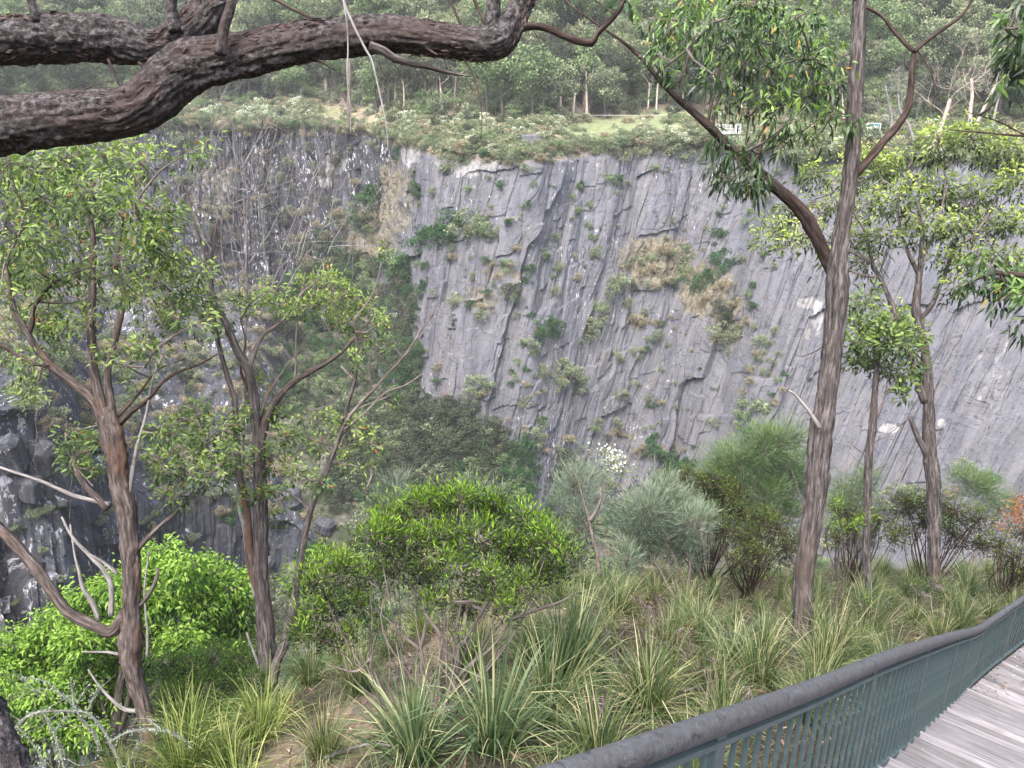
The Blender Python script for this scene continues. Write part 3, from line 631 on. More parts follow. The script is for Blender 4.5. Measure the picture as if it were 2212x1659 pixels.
for pts, r0, r1 in (([(997, 118), (1010, 140), (1024, 167), (1040, 233), (1039, 300)], 2, .6), ([(817, 133), (830, 163), (854, 193), (870, 240)], 1.5, .5), ([(970, -5), (985, 30), (1000, 66)], 4, 3),
    ([(1020, -10), (1035, 22), (1052, 58)], 4, 3), ([(583, -5), (605, 4), (633, 20), (680, 42)], 3.5, 3), ([(233, 128), (247, 160), (257, 185)], 3.5, 2), ([(300, 135), (312, 148)], 4, 2), ([(690, 130), (705, 140), (725, 152)], 3, 1),
    ([(960, 130), (975, 180), (980, 240)], 1, .4), ([(900, 140), (930, 190), (935, 250)], 1, .4), ([(1150, 60), (1170, 100), (1180, 140)], 1.2, .4), ([(840, 120), (870, 170), (880, 215), (905, 245)], 1, .4),
    ([(1330, 33), (1300, 10), (1270, -10)], 2, 1.5), ([(170, 200), (200, 185), (235, 175)], 2, 1)):
    lb(pts, 5.0, r0, r1, 'bark_dark', sides=5, rough=.1)
# loose bark strips standing off the boughs
mb = MB()
for P in T.skel[1:3]:
    tang = nrm(np.gradient(P, axis=0)); rr_ = np.interp(np.linspace(0, 1, len(P)), np.linspace(0, 1, len(r2)), r2) * 5.0 / FPX if P is T.skel[2] else np.interp(np.linspace(0, 1, len(P)), np.linspace(0, 1, 14), [50, 48, 44, 44, 46, 47, 49, 49, 35, 35, 36, 36, 32, 26]) * 5.35 / FPX
    n = 5200; k = rng.integers(0, len(P), n); th = rng.uniform(0, 2 * math.pi, n); a = nrm(np.cross(tang[k], [0, 0, 1.])); b = np.cross(tang[k], a)
    o = a * np.cos(th)[:, None] + b * np.sin(th)[:, None]
    leaves(mb, P[k] + o * (rr_[k] * rng.uniform(.93, 1.0, n))[:, None], tang[k] * rng.choice([-1, 1], n)[:, None] + o * rng.uniform(.02, .3, n)[:, None] + rng.normal(size=(n, 3)) * .15, rng.uniform(.025, .085, n), rng.uniform(.005, .013, n), .5, .05)
mb.build('bark_strips', M['bark_flake'], T.e, False, 'stuff')
T.clusters([(1352, -4, 14, 5.0)], 5, 0, dens=1, per=4, cr=.06, L=.12, Wd=.03, t0=.3, t1=.6); T.done(M['gum_dark'])

# --- left stringybark
t = 11.0
T = Tree('stringybark_tree', 'reddish-brown shaggy-barked gum with a burl and many dead stubs, foot in the lime tree', 'tree', W(327, 1640, t))
T.limb(L3([(330, 1720), (326, 1626), (320, 1573), (306, 1520), (293, 1480), (281, 1423), (283, 1385), (285, 1323), (284, 1223), (273, 1106), (256, 1040), (250, 986), (240, 930), (232, 880)], t), [26, 23, 19, 16, 17, 23, 27, 19, 18, 20, 19, 21, 23, 12], M['bark_red'], 'trunk', 40, .03, .28)
for pts, r0, r1, mt in (
    ([(236, 980), (217, 900), (197, 860), (143, 816), (110, 790), (77, 750), (60, 720), (30, 670), (20, 620), (10, 573), (-5, 520)], 12, 4, 'bark_red'),
    ([(240, 940), (215, 860), (200, 786), (197, 703), (200, 603), (200, 500), (175, 400), (170, 317)], 12, 3, 'bark_red'),
    ([(250, 950), (240, 880), (233, 803), (253, 713), (268, 640), (250, 586), (262, 500), (270, 420)], 10, 3, 'bark_red'),
    ([(268, 1330), (240, 1366), (200, 1350), (147, 1323), (113, 1279), (67, 1216), (20, 1163), (-25, 1120)], 13, 11, 'bark_red'),
    ([(258, 915), (290, 885), (317, 866), (367, 813), (433, 786), (470, 764)], 6, 1.5, 'bark_dark'),
    ([(255, 900), (300, 850), (340, 800), (400, 775)], 4, 1, 'bark_dark'),
    ([(295, 1190), (327, 1153), (373, 1113), (420, 1068), (450, 1040)], 6, 2, 'bark_red'),
    ([(60, 722), (70, 700), (75, 660), (120, 610), (200, 575)], 6, 1.5, 'bark_dark'),
    ([(110, 795), (60, 780), (0, 745), (-40, 740)], 4, 3, 'bark_dark'),
    ([(237, 1090), (160, 1070), (90, 1040), (0, 1010)], 5, 3, 'dead'),
    ([(240, 1330), (240, 1266), (223, 1230), (207, 1213), (185, 1190), (167, 1173), (150, 1150), (133, 1116)], 6, 2, 'dead'),
    ([(213, 1340), (198, 1300), (180, 1273), (170, 1230), (163, 1206), (152, 1133)], 5.5, 2, 'dead'),
    ([(254, 1240), (225, 1215), (190, 1195), (165, 1172)], 4, 2, 'dead'),
    ([(262, 1345), (290, 1318), (312, 1298), (333, 1263), (340, 1240), (341, 1228)], 6, 3.5, 'bark_grey'),
    ([(304, 1536), (270, 1533), (240, 1510), (213, 1479), (190, 1446)], 5, 1.5, 'dead'),
    ([(270, 1416), (233, 1409), (205, 1408), (178, 1408)], 3.5, 1.5, 'dead'),
    ([(318, 1420), (318, 1360), (312, 1280), (322, 1190)], 3, 2, 'dead'),
    ([(165, 1020), (185, 1050), (215, 1080), (232, 1100)], 5, 8, 'bark_red'),
    ([(275, 1110), (285, 1030), (295, 970), (315, 900), (330, 820), (355, 760)], 5, 2, 'dead'),
    ([(283, 1120), (290, 1180), (283, 1090)], 3, 3, 'dead')):
    lb(pts, t, r0, r1, mt, T, 'limb' if r0 > 8 else 'branch', 16 if r0 > 8 else 8, .28, step=.06)
CL = [(60, 360, 60), (140, 345, 65), (230, 335, 60), (305, 350, 45), (90, 430, 60), (190, 420, 65), (290, 440, 65), (345, 470, 45), (40, 510, 60), (130, 520, 50), (330, 530, 50), (385, 600, 50), (410, 655, 42), (330, 600, 50), (262, 560, 45), (205, 640, 40), (180, 590, 40), (60, 600, 45), (85, 680, 40), (20, 755, 38), (60, 790, 30), (350, 700, 35), (270, 790, 24), (408, 330, 32), (300, 640, 35), (430, 590, 30), (15, 440, 45), (120, 610, 35), (240, 480, 50), (370, 660, 35), (0, 640, 30), (310, 500, 40), (20, 350, 45)]
CL2 = [(420, 900, 40), (370, 940, 40), (440, 960, 42), (480, 925, 35), (400, 1015, 42), (460, 1020, 38), (350, 1000, 32), (165, 985, 42), (215, 955, 25), (140, 935, 25), (195, 1015, 30), (380, 1080, 25), (500, 980, 30)]
T.clusters([(x, y, r * 1.2) for x, y, r in CL + [(100, 690, 40), (330, 760, 30), (60, 560, 40), (190, 700, 30), (370, 560, 40), (420, 700, 30), (300, 840, 25), (130, 720, 30), (240, 760, 25), (0, 560, 40), (60, 850, 30)]], t, 1.1, dens=.62, per=15, cr=.15, L=.095, Wd=.03, up=-.1, droop=.4, t0=.2, t1=1.0, out=.3, odd=.015, ts=.25)
T.clusters([(x, y, r * 1.15) for x, y, r in CL2], t, .8, dens=.7, per=15, cr=.13, L=.085, Wd=.031, up=0, droop=.35, t0=.1, t1=.85, odd=.02)
for (x, y) in ((60, 700), (180, 560), (250, 620), (330, 860), (400, 790), (150, 850), (100, 1000), (300, 1010), (140, 780), (330, 700), (210, 700), (100, 560), (200, 480), (300, 560), (120, 450), (260, 420), (350, 620), (60, 760), (300, 780), (180, 640), (400, 850), (430, 1050), (200, 1050), (150, 1120), (330, 1060)):
    T.bare(W(x, y, t + rnd.uniform(-.5, .5)), (rnd.uniform(-.8, .8), rnd.uniform(-.3, .3), .7), .7, .007, 2)
T.done(M['gum'])

# --- twin-stemmed gum right of it
t = 12.5
T = Tree('twin_stemmed_gum', 'tall brown-barked gum of two close stems with sparse flat-topped crown, left of the middle', 'tree', W(580, 1516, t))
for pts, r0, r1, mt in (
    ([(585, 1560), (580, 1510), (579, 1440), (573, 1340), (565, 1250), (563, 1106), (560, 1020), (557, 953), (550, 886), (537, 803), (513, 760), (490, 703), (462, 650), (455, 596), (443, 553), (420, 480), (400, 400)], 19, 2, 'bark_grey'),
    ([(566, 1290), (548, 1240), (538, 1180), (533, 1106), (522, 1050), (513, 986), (507, 870), (483, 786), (468, 720), (455, 640), (458, 560), (470, 470)], 11, 2, 'bark_red'),
    ([(556, 975), (575, 905), (600, 862), (633, 826), (700, 786), (740, 758), (772, 722), (800, 690)], 9, 2, 'bark_red'),
    ([(536, 800), (550, 760), (567, 726), (617, 686), (650, 636), (680, 610)], 6, 1.5, 'twig'),
    ([(552, 1290), (535, 1200), (527, 1140), (517, 1100), (510, 1050)], 5, 3, 'lichen'),
    ([(575, 1480), (560, 1440), (545, 1400), (532, 1366)], 4, 2, 'dead'),
    ([(636, 820), (640, 780), (640, 720), (650, 660)], 3, 1, 'twig'), ([(560, 905), (580, 850), (620, 790), (660, 740)], 3, 1, 'twig'),
    ([(545, 860), (520, 800), (530, 740), (520, 690)], 4, 1, 'bark_dark')):
    lb(pts, t, r0, r1, mt, T, 'limb' if r0 > 8 else 'branch', 24 if r0 > 15 else 12, .3, step=.06)
T.clusters([(650, 625, 35), (700, 620, 42), (755, 640, 42), (795, 680, 38), (740, 690, 42), (690, 660, 35), (640, 670, 28), (600, 660, 28), (535, 660, 24), (560, 640, 20), (780, 730, 30)], t, .6, dens=.8, per=14, cr=.13, L=.09, Wd=.03, ts=.25, up=.25, t0=.3, t1=1.0, odd=.01)
T.clusters([(600, 900, 28), (565, 880, 28), (620, 950, 30), (590, 985, 35), (560, 830, 22), (520, 900, 25), (545, 1010, 30), (500, 1000, 25), (580, 1060, 26), (530, 1080, 24), (600, 1120, 22), (480, 700, 18), (510, 640, 16)], t, .6, dens=.7, per=11, cr=.11, L=.095, Wd=.036, up=.1, t0=.15, t1=.8, odd=.02)
for (x, y) in ((560, 720), (640, 760), (700, 780), (600, 700), (730, 740), (500, 740), (540, 640), (480, 640), (620, 850), (650, 690), (700, 700), (760, 700), (590, 800), (540, 560), (500, 520), (600, 760), (660, 830), (570, 980), (620, 1000), (700, 960), (450, 560), (520, 860), (640, 700), (740, 820)):
    T.bare(W(x, y, t + rnd.uniform(-.4, .4)), (rnd.uniform(-.7, .9), rnd.uniform(-.3, .3), .8), .75, .007, 2)
T.done(M['gum'])
# --- leaning sapling with bare branches
t = 12.0
T = Tree('leaning_sapling', 'thin dark sapling stem leaning right with long bare pale branches, behind the central shrubs', 'sapling', W(592, 1473, t))
for pts, r0, r1, mt in (
    ([(588, 1480), (600, 1425), (613, 1400), (622, 1360), (633, 1323), (640, 1260), (650, 1206), (660, 1150), (677, 1086), (700, 1030), (717, 986), (737, 936), (750, 880), (767, 820), (772, 753), (765, 690)], 12, 2, 'bark_grey'),
    ([(722, 975), (744, 916), (780, 870), (804, 846), (840, 805), (870, 773), (900, 730), (924, 693), (950, 650)], 5, 1, 'twig'),
    ([(735, 935), (790, 890), (830, 850), (880, 830), (920, 800)], 3, .8, 'twig'),
    ([(765, 820), (745, 800), (735, 790)], 4, 2, 'twig'), ([(745, 900), (780, 880), (830, 860), (850, 850)], 2, .7, 'twig')):
    lb(pts, t, r0, r1, mt, T, 'stem' if r0 > 8 else 'branch', 12, .25, step=.06)
for (x, y, a) in ((870, 773, .6), (804, 846, .2), (767, 820, 0), (772, 753, .3), (924, 693, .4), (840, 805, -.3), (780, 870, .5), (750, 880, -.5)):
    T.bare(W(x, y, t), (a, rnd.uniform(-.3, .3), .8), .9, .006, 2)
T.clusters([(700, 900, 25), (760, 925, 35), (800, 960, 30), (700, 960, 32), (740, 1000, 25), (640, 1020, 25), (690, 1040, 25), (800, 1010, 22), (620, 1060, 20), (830, 540, 16), (790, 1060, 18), (860, 875, 10), (650, 900, 18), (770, 780, 20), (820, 700, 22), (840, 745, 16)], t, .6, dens=.65, per=10, cr=.11, L=.085, Wd=.034, up=0, t0=.15, t1=.9, odd=.03)
T.done(M['gum'])
# --- dead grey sapling between them
T = Tree('dead_sapling', 'leafless pale grey sapling with a fan of fine dead twigs against the dark cliff', 'dead tree', W(500, 1000, 14.5)); t = 14.5
for (x, y, dx, L_) in ((520, 700, -.1, 2.2), (560, 690, .35, 2.4), (500, 620, -.5, 1.6), (590, 640, .5, 1.8), (540, 640, .05, 2.6), (470, 620, -.2, 1.8), (620, 620, .6, 1.6), (520, 520, 0, 1.6), (570, 560, .3, 1.7), (450, 560, -.4, 1.3), (640, 560, .4, 1.3), (480, 560, -.3, 1.8), (505, 480, -.1, 1.6), (560, 470, .2, 1.5), (610, 540, .5, 1.7), (650, 640, .5, 1.9), (600, 700, .4, 2.0), (530, 600, .1, 2.2), (430, 640, -.3, 1.5), (680, 620, .6, 1.5)):
    T.bare(W(x, y, t + rnd.uniform(-.8, .8)), (dx, rnd.uniform(-.2, .2), 1), L_, .014, 3, .3)
lb([(520, 1100), (525, 900), (530, 700), (533, 560), (526, 420)], t, 4.5, 2, 'twig', T, 'stem'); T.done(None, M['dead'])
# --- dead shrub crowned with lichen at the lower left
T = Tree('lichened_dead_shrub', 'fallen dead shrub crusted with pale green lichen below the lime tree', 'dead shrub', W(143, 1659, 6.5)); t = 6.5
for pts, r0, r1 in (([(20, 1600), (40, 1565), (77, 1540), (140, 1536), (187, 1540), (215, 1566), (238, 1603), (255, 1640), (262, 1680)], 4, 5.5), ([(95, 1540), (118, 1590), (135, 1640), (145, 1690)], 3, 5), ([(153, 1470), (158, 1500), (160, 1525), (172, 1545), (205, 1590), (215, 1625)], 2, 4),
    ([(160, 1525), (120, 1490), (90, 1470), (50, 1465)], 2.5, .8), ([(115, 1580), (160, 1530), (190, 1480)], 1.5, .8), ([(235, 1605), (268, 1585), (300, 1577), (350, 1577), (385, 1590), (420, 1620)], 2.5, 5), ([(350, 1577), (335, 1565), (320, 1552)], 4, 1.5), ([(187, 1540), (205, 1500), (215, 1480)], 2, .8), ([(38, 1570), (80, 1620), (90, 1660)], 1.5, .8), ([(262, 1680), (290, 1625), (300, 1600)], 3, 1)):
    lb(pts, t, r0 * .7, r1 * .7, 'lichen', T, 'branch', 8, .8)
for (x, y) in ((77, 1540), (140, 1536), (187, 1540), (120, 1490), (215, 1566), (160, 1500), (50, 1560), (130, 1640), (100, 1500)):
    T.bare(W(x, y, t), (rnd.uniform(-.8, .8), 0, rnd.uniform(-.2, .9)), .28, .004, 2, .6)
mb = MB(); 
for P in T.skel:
    n = len(P) * 14; k = rng.integers(0, len(P), n); leaves(mb, P[k] + rng.normal(size=(n, 3)) * .011, rng.normal(size=(n, 3)), rng.uniform(.008, .024, n), .011, rng.random(n), 0, False)
mb.build('lichen', leafmat('lichen_tuft', [(0, (.22, .26, .17)), (1, (.5, .56, .42))], .1, .9, .05), T.e, False, 'stuff'); T.done(None, M['lichen'])

# --- right ironbark with its leafy arm
hit = ray_bank(1730, 1425); t = hit; print('ironbark depth', t)
T = Tree('forked_ironbark', 'tall furrowed grey-brown trunk forking into a leafy left arm, right of the middle', 'tree', W(1728, 1413, t))
T.limb(L3([(1722, 1450), (1728, 1413), (1732, 1339), (1735, 1273), (1744, 1189), (1758, 1106), (1765, 1053), (1772, 953), (1782, 886), (1795, 786), (1805, 686), (1808, 610), (1812, 547), (1828, 450), (1837, 380), (1845, 300), (1848, 200), (1855, 100), (1858, 0), (1862, -120), (1868, -300)], t, t - .3), [27, 23, 20, 20, 20, 21, 22, 23, 21, 20, 20, 23, 18, 17, 16, 15, 15, 15, 14, 13, 9], M['bark_grey'], 'trunk', 48, .03, .26)
lb([(1808, 605), (1785, 555), (1758, 500), (1735, 462), (1708, 433), (1665, 395), (1625, 363), (1575, 317), (1525, 267), (1475, 223), (1437, 187), (1387, 127), (1345, 90), (1304, 62), (1237, 15), (1200, -20)], t, [15, 14, 13, 13, 13, 12, 11, 10, 8.5, 7, 6, 4.5, 3, 2.5, 2, 1.5], 0, 'bark_dark', T, 'limb', 28, .28, t - .8, .04)
lb([(1838, 385), (1852, 372), (1875, 345), (1905, 310), (1942, 267), (1960, 235), (1966, 200), (1970, 150), (1975, 112)], t, 9, 6, 'bark_dark', T, 'limb', 20, .28)
for pts, r0, r1 in (([(1975, 112), (2000, 90), (2042, 60), (2080, 30), (2102, -5), (2115, -40)], 5, 2), ([(1975, 112), (1950, 88), (1925, 60), (1905, 35), (1870, 15), (1842, -5)], 5, 2.5), ([(1980, 108), (2000, 135), (2015, 167), (2020, 200), (2022, 230)], 2.5, 1), ([(1963, 150), (1955, 140), (1955, 120)], 2, 1), ([(1855, 385), (1868, 385), (1860, 395)], 2, 1),
    ([(1772, 925), (1758, 903), (1745, 885), (1732, 870), (1720, 855), (1704, 843)], 5, 2.5), ([(1790, 740), (1760, 760), (1730, 770), (1715, 765)], 1.5, .6), ([(1850, 125), (1880, 115)], 2, 1), ([(1850, 165), (1856, 165)], 3, 2),
    ([(1625, 363), (1640, 330), (1648, 300), (1655, 250), (1670, 200)], 5, 2), ([(1615, 350), (1612, 300), (1620, 250)], 3, 1), ([(1530, 270), (1535, 230), (1550, 180), (1555, 120), (1545, 60), (1540, 0)], 4, 1.5), ([(1540, 275), (1552, 215), (1600, 150), (1640, 90)], 3, 1), ([(1470, 220), (1480, 150), (1500, 80), (1520, 20)], 3, 1), ([(1620, 0), (1630, 60), (1640, 110), (1665, 150)], 3, 1.5), ([(1655, 250), (1720, 215), (1790, 200)], 2, 1), ([(1648, 310), (1720, 290), (1780, 250)], 2, 1), ([(1400, 140), (1440, 90), (1470, 30)], 2, 1)):
    lb(pts, t - .3, r0, r1, 'dead' if (pts[0][0] in (1772,)) else 'bark_dark', T, 'branch', 8, .2)
CLR = [(1540, 50, 55), (1610, 60, 60), (1690, 80, 60), (1750, 120, 50), (1600, 130, 55), (1680, 165, 60), (1760, 190, 50), (1500, 110, 50), (1640, 230, 52), (1715, 255, 50), (1795, 250, 32), (1575, 205, 40), (1450, 60, 45), (1420, 120, 35), (1700, 310, 36), (1500, 10, 50), (1590, 0, 50), (1720, 35, 45), (1795, 165, 32), (1640, 0, 50), (1540, 160, 35), (1400, 40, 30), (1480, 160, 30), (1760, 300, 28), (1800, 110, 25)]
T.clusters(CLR, t - .5, .9, dens=.85, per=14, cr=.16, L=.105, Wd=.026, up=-.5, droop=.6, t0=.05, t1=.95, out=.1, odd=.02, ts=.3)
T.clusters([(1575, 385, 30), (1620, 395, 34), (1540, 365, 16), (1650, 390, 14), (1848, 265, 16), (1640, 330, 16), (1590, 340, 20), (1550, 300, 15)], t - .5, .3, dens=.9, per=10, cr=.12, L=.14, Wd=.03, up=-.9, droop=.6, t0=.05, t1=.55, out=0, odd=.02)
T.done(M['gum_dark'])
# --- thin trunk beside it
t = 14.5
T = Tree('slim_gum', 'slim dark trunk with short leafy crown against grey rock, right of the forked ironbark', 'tree', W(1878, 1266, t))
T.limb(L3([(1882, 1300), (1878, 1266), (1872, 1206), (1875, 1106), (1875, 1050), (1878, 986), (1885, 920), (1888, 886), (1892, 820), (1897, 760), (1900, 690)], t), [9, 8.5, 8, 8, 8, 8, 7.5, 7, 6, 4, 3], M['bark_grey'], 'trunk', 18, .05, .3)
for pts, r0, r1 in (([(1880, 1010), (1860, 1000), (1830, 975)], 1.5, .6), ([(1882, 960), (1930, 930), (1965, 900)], 1.5, .6), ([(1895, 900), (1910, 860), (1920, 810), (1940, 760)], 3, 1), ([(1878, 1020), (1920, 1000), (1950, 960)], 1.5, .6), ([(1895, 800), (1870, 760), (1850, 720)], 2, .8), ([(1878, 990), (1840, 960), (1825, 940)], 1.3, .5)): lb(pts, t, r0, r1, 'twig', T, 'branch', 6)
T.clusters([(1900, 705, 38), (1855, 700, 28), (1935, 740, 38), (1880, 745, 36), (1965, 725, 32), (1855, 780, 28), (1930, 690, 32), (1865, 655, 26), (1940, 810, 30), (1985, 760, 20), (1880, 625, 16), (1850, 740, 25), (1975, 790, 22), (1900, 790, 30), (1960, 850, 18)], t, .6, dens=.8, per=11, cr=.13, L=.13, Wd=.045, up=.1, t0=.05, t1=.9, odd=.012)
T.done(M['gum'])
# --- broad crowned gum
t = 16.5
T = Tree('broad_crowned_gum', 'leaning grey trunk with a broad yellow-green crown filling the right side', 'tree', W(2018, 1233, t))
T.limb(L3([(2018, 1270), (2018, 1233), (2018, 1150), (2018, 1053), (2014, 1010), (2008, 960), (2006, 886), (2005, 820), (1995, 736), (1980, 670), (1985, 610), (1990, 560), (1992, 500), (1985, 440)], t), [14, 13, 13, 13, 14, 13, 11, 10, 8, 9, 7, 6, 4, 3], M['bark_grey'], 'trunk', 24, .05, .3)
for pts, r0, r1 in (([(2005, 985), (1980, 940), (1965, 900)], 8, 4), ([(1998, 870), (1975, 800), (1950, 720), (1925, 655), (1905, 610), (1885, 570), (1870, 500)], 8, 3), ([(1985, 690), (2010, 665), (2030, 620), (2050, 570), (2070, 500), (2090, 430)], 5, 2), ([(1988, 600), (1960, 540), (1940, 470), (1945, 410)], 5, 2), ([(1885, 570), (1830, 540), (1780, 520), (1720, 510)], 3, 1.2), ([(1895, 600), (1850, 590), (1800, 560), (1770, 500), (1760, 430)], 3, 1.2), ([(1990, 560), (2020, 500), (2040, 420), (2040, 340)], 4, 1.5), ([(2060, 540), (2110, 500), (2150, 430), (2160, 360)], 4, 1.5), ([(1870, 500), (1840, 450), (1830, 400)], 3, 1.2)):
    lb(pts, t, r0, r1, 'bark_grey' if r0 > 4 else 'twig', T, 'limb' if r0 > 5 else 'branch', 10, step=.1)
T.clusters([(1760, 375, 42), (1700, 445, 36), (1675, 495, 34), (1830, 385, 40), (1895, 365, 46), (1960, 365, 46), (2030, 310, 50), (2100, 300, 50), (2160, 330, 50), (2200, 400, 50), (1950, 430, 46), (2030, 410, 50), (2100, 420, 50), (1880, 440, 42), (1790, 450, 40), (1750, 505, 40), (1700, 535, 28), (1990, 490, 46), (2070, 490, 46), (2140, 480, 45), (2190, 480, 45), (1830, 510, 36), (1905, 510, 42), (1870, 560, 30), (2050, 560, 40), (2110, 560, 38), (2165, 560, 38), (2060, 620, 30), (1800, 560, 28), (1650, 530, 18), (2210, 330, 40), (2230, 560, 40), (1850, 340, 30)], t, 1.2, dens=1.0, per=16, cr=.21, L=.125, Wd=.04, up=-.1, droop=.45, t0=.02, t1=.98, odd=.008, ts=.14)
for (x, y) in ((1900, 640), (1880, 600), (1860, 560), (1920, 600), (1850, 620), (1830, 560)): T.bare(W(x, y, t), (rnd.uniform(-.8, .4), 0, .7), 1.0, .01, 2)
T.done(M['gum_yel'])
# --- branches coming in from the right edge
t = 9.0
T = Tree('right_edge_gum', 'dark leafy branches reaching in from a tree beyond the right edge', 'tree', W(2700, 1500, t))
lb([(2700, 1600), (2640, 1200), (2560, 800), (2500, 400), (2460, 0), (2450, -300)], t, 26, 15, 'bark_grey', T, 'trunk', 30, step=.05)
for pts, r0, r1 in (([(2540, 700), (2400, 620), (2212, 595), (2160, 590), (2135, 594), (2105, 605), (2085, 618)], 8, 2), ([(2160, 590), (2175, 620), (2212, 640)], 3, 1), ([(2500, 400), (2400, 330), (2280, 298), (2212, 294), (2130, 287), (2050, 280)], 5, 1), ([(2460, 100), (2330, 90), (2212, 85), (2180, 70)], 5, 2), ([(2212, 290), (2150, 260), (2080, 240)], 2, .6), ([(2540, 720), (2350, 700), (2212, 690)], 4, 2)):
    lb(pts, t, r0, r1, 'bark_dark', T, 'branch', 10)
T.clusters([(2200, 60, 32), (2180, 100, 22), (2205, 140, 26), (2170, 190, 14), (2215, 0, 30), (2210, 190, 20), (2100, 610, 24), (2150, 600, 28), (2190, 600, 28), (2130, 570, 22), (2212, 640, 30), (2160, 650, 18), (2205, 700, 22), (2250, 100, 60), (2260, 600, 60)], t, .5, dens=.75, per=10, cr=.12, L=.13, Wd=.036, up=-.6, droop=.5, t0=.05, t1=.8, odd=.01)
T.done(M['gum_dark'])

# ------------------------------------------------------------------ shrubs
def shrub(name, label, cat, base, cl, t, spread, mat, stems=(), group=None, fan=0, sr=.012, twig='twig', **kw):
    """base: (px, py) foot on the bank or None: straight down from the crown"""
    if base is None:
        m = np.mean([W(c[0], c[1], t) for c in cl], 0); B = np.array([m[0], m[1], float(bankz(m[0], m[1]))])
    else: B = W(base[0], base[1], t)
    T = Tree(name, label, cat, B, group)
    for pts in stems: lb(pts, t, [q for q in np.linspace(5, 1.5, len(pts))], 0, twig, T, 'stem', 7, .15)
    T.skel.append(np.array([B]))
    cs = [W(c[0], c[1], t + rng.uniform(-spread, spread)) for c in cl]
    for k in range(fan):
        c = cs[rnd.randrange(len(cs))]; m = B * .55 + c * .45 + rng.normal(size=3) * .08 * np.linalg.norm(c - B) + [(c[0] - B[0]) * .12, 0, .1]
        T.thin([B + rng.normal(size=3) * [.04, .04, 0], m, c], [sr, sr * .7, sr * .35], 5, .12)
    dens = kw.pop('dens', 1.0); cr = kw.pop('cr', .1); per = kw.pop('per', 14)
    for c, p in zip(cs, cl):
        R = p[2] * t / FPX; T.cluster(c, R, max(3, int(dens * (R / cr) ** 2 * 6.0)), per, cr, **kw)
    return T.done(M[mat], M[twig])
t = ray_bank(950, 1545); print('central shrub depth', t)
shrub('wattle_shrub', 'big rounded bright-green narrow-leaved shrub on bare grey stems in the middle foreground', 'shrub', (950, 1548),
      [(850, 1115, 40), (915, 1100, 45), (985, 1095, 45), (1060, 1100, 42), (1130, 1125, 40), (1190, 1170, 36), (1222, 1200, 26), (815, 1160, 38), (880, 1170, 42), (950, 1165, 42), (1030, 1160, 42), (1105, 1185, 42), (1170, 1235, 34), (850, 1230, 36), (915, 1240, 36), (985, 1225, 36), (1060, 1250, 36), (1125, 1270, 28), (1000, 1078, 30), (935, 1082, 26), (1065, 1080, 28), (1010, 1300, 30), (1090, 1310, 24), (940, 1300, 22), (1150, 1180, 30), (990, 1370, 12), (1200, 1230, 24)], t, .55, 'wattle',
      [[(950, 1548), (965, 1520), (977, 1499), (985, 1470), (988, 1440), (990, 1400), (975, 1370), (960, 1330), (930, 1280)], [(985, 1470), (1010, 1440), (1050, 1410), (1085, 1370), (1110, 1330), (1140, 1290)], [(988, 1456), (985, 1400), (990, 1340), (1000, 1280), (1010, 1220)], [(985, 1485), (1030, 1460), (1060, 1430), (1075, 1400)], [(1000, 1395), (1030, 1340), (1060, 1290), (1090, 1240)], [(978, 1430), (950, 1370), (920, 1330), (900, 1290), (870, 1240)], [(1100, 1340), (1150, 1320), (1210, 1300), (1240, 1280)]],
      fan=14, sr=.009, dens=2.6, per=26, cr=.095, L=.055, Wd=.0105, up=.75, droop=0, t0=.0, t1=.88, lance=False, odd=0, ts=.2, out=.4)
t = ray_bank(840, 1536)
shrub('wattle_shrub', 'smaller sprawling green shrub with a few cream flowers, left of the big rounded shrub', 'shrub', (840, 1536),
      [(690, 1250, 38), (745, 1225, 40), (790, 1250, 36), (720, 1300, 40), (670, 1330, 36), (780, 1310, 36), (650, 1370, 30), (700, 1380, 28), (760, 1370, 26), (690, 1210, 25), (820, 1350, 18)], t, .5, 'wattle',
      [[(840, 1536), (828, 1500), (814, 1466), (800, 1423), (804, 1340), (800, 1290)], [(924, 1489), (912, 1450), (907, 1406), (870, 1373), (850, 1350), (804, 1313)], [(800, 1423), (770, 1450), (720, 1440)], [(907, 1406), (920, 1350), (925, 1300)]],
      fan=6, sr=.008, dens=2.2, per=24, cr=.095, L=.055, Wd=.0105, up=.7, droop=0, t0=0, t1=.92, lance=False, odd=.02, out=.4)
t = 15.0
shrub('feathery_shrub', 'rounded blue-grey feathery shrub on thin stems, right of the big rounded shrub', 'shrub', (1475, 1400),
      [(1400, 1100, 50), (1450, 1095, 50), (1490, 1130, 42), (1380, 1150, 42), (1440, 1160, 46), (1480, 1190, 34), (1350, 1210, 30), (1360, 1120, 30), (1400, 1210, 28), (1430, 1050, 25)], t, .7, 'feather',
      [[(1475, 1400), (1470, 1350), (1465, 1300), (1450, 1240), (1440, 1180)], [(1470, 1350), (1480, 1290), (1490, 1220), (1470, 1160)], [(1460, 1300), (1430, 1240), (1400, 1190)]], fan=10, dens=1.7, per=34, cr=.17, L=.2, Wd=.009, jit=.3, ts=.28, up=.6, droop=.1, t0=.1, t1=1, lance=False, odd=0)
shrub('feathery_shrub', 'large grey-green feathery she-oak leaning by the trunk of the forked ironbark', 'shrub', None,
      [(1600, 1000, 48), (1650, 960, 45), (1690, 950, 38), (1640, 1020, 50), (1690, 1010, 45), (1580, 1050, 45), (1650, 1070, 45), (1700, 1060, 40), (1560, 1110, 40), (1610, 1110, 42), (1680, 1110, 35), (1560, 1000, 30), (1720, 1000, 25)], 19.0, 1.0, 'feather_green',
      fan=10, sr=.02, dens=1.7, per=34, cr=.22, L=.26, Wd=.012, jit=.3, ts=.28, up=.5, droop=.1, t0=.1, t1=1, lance=False, odd=0)
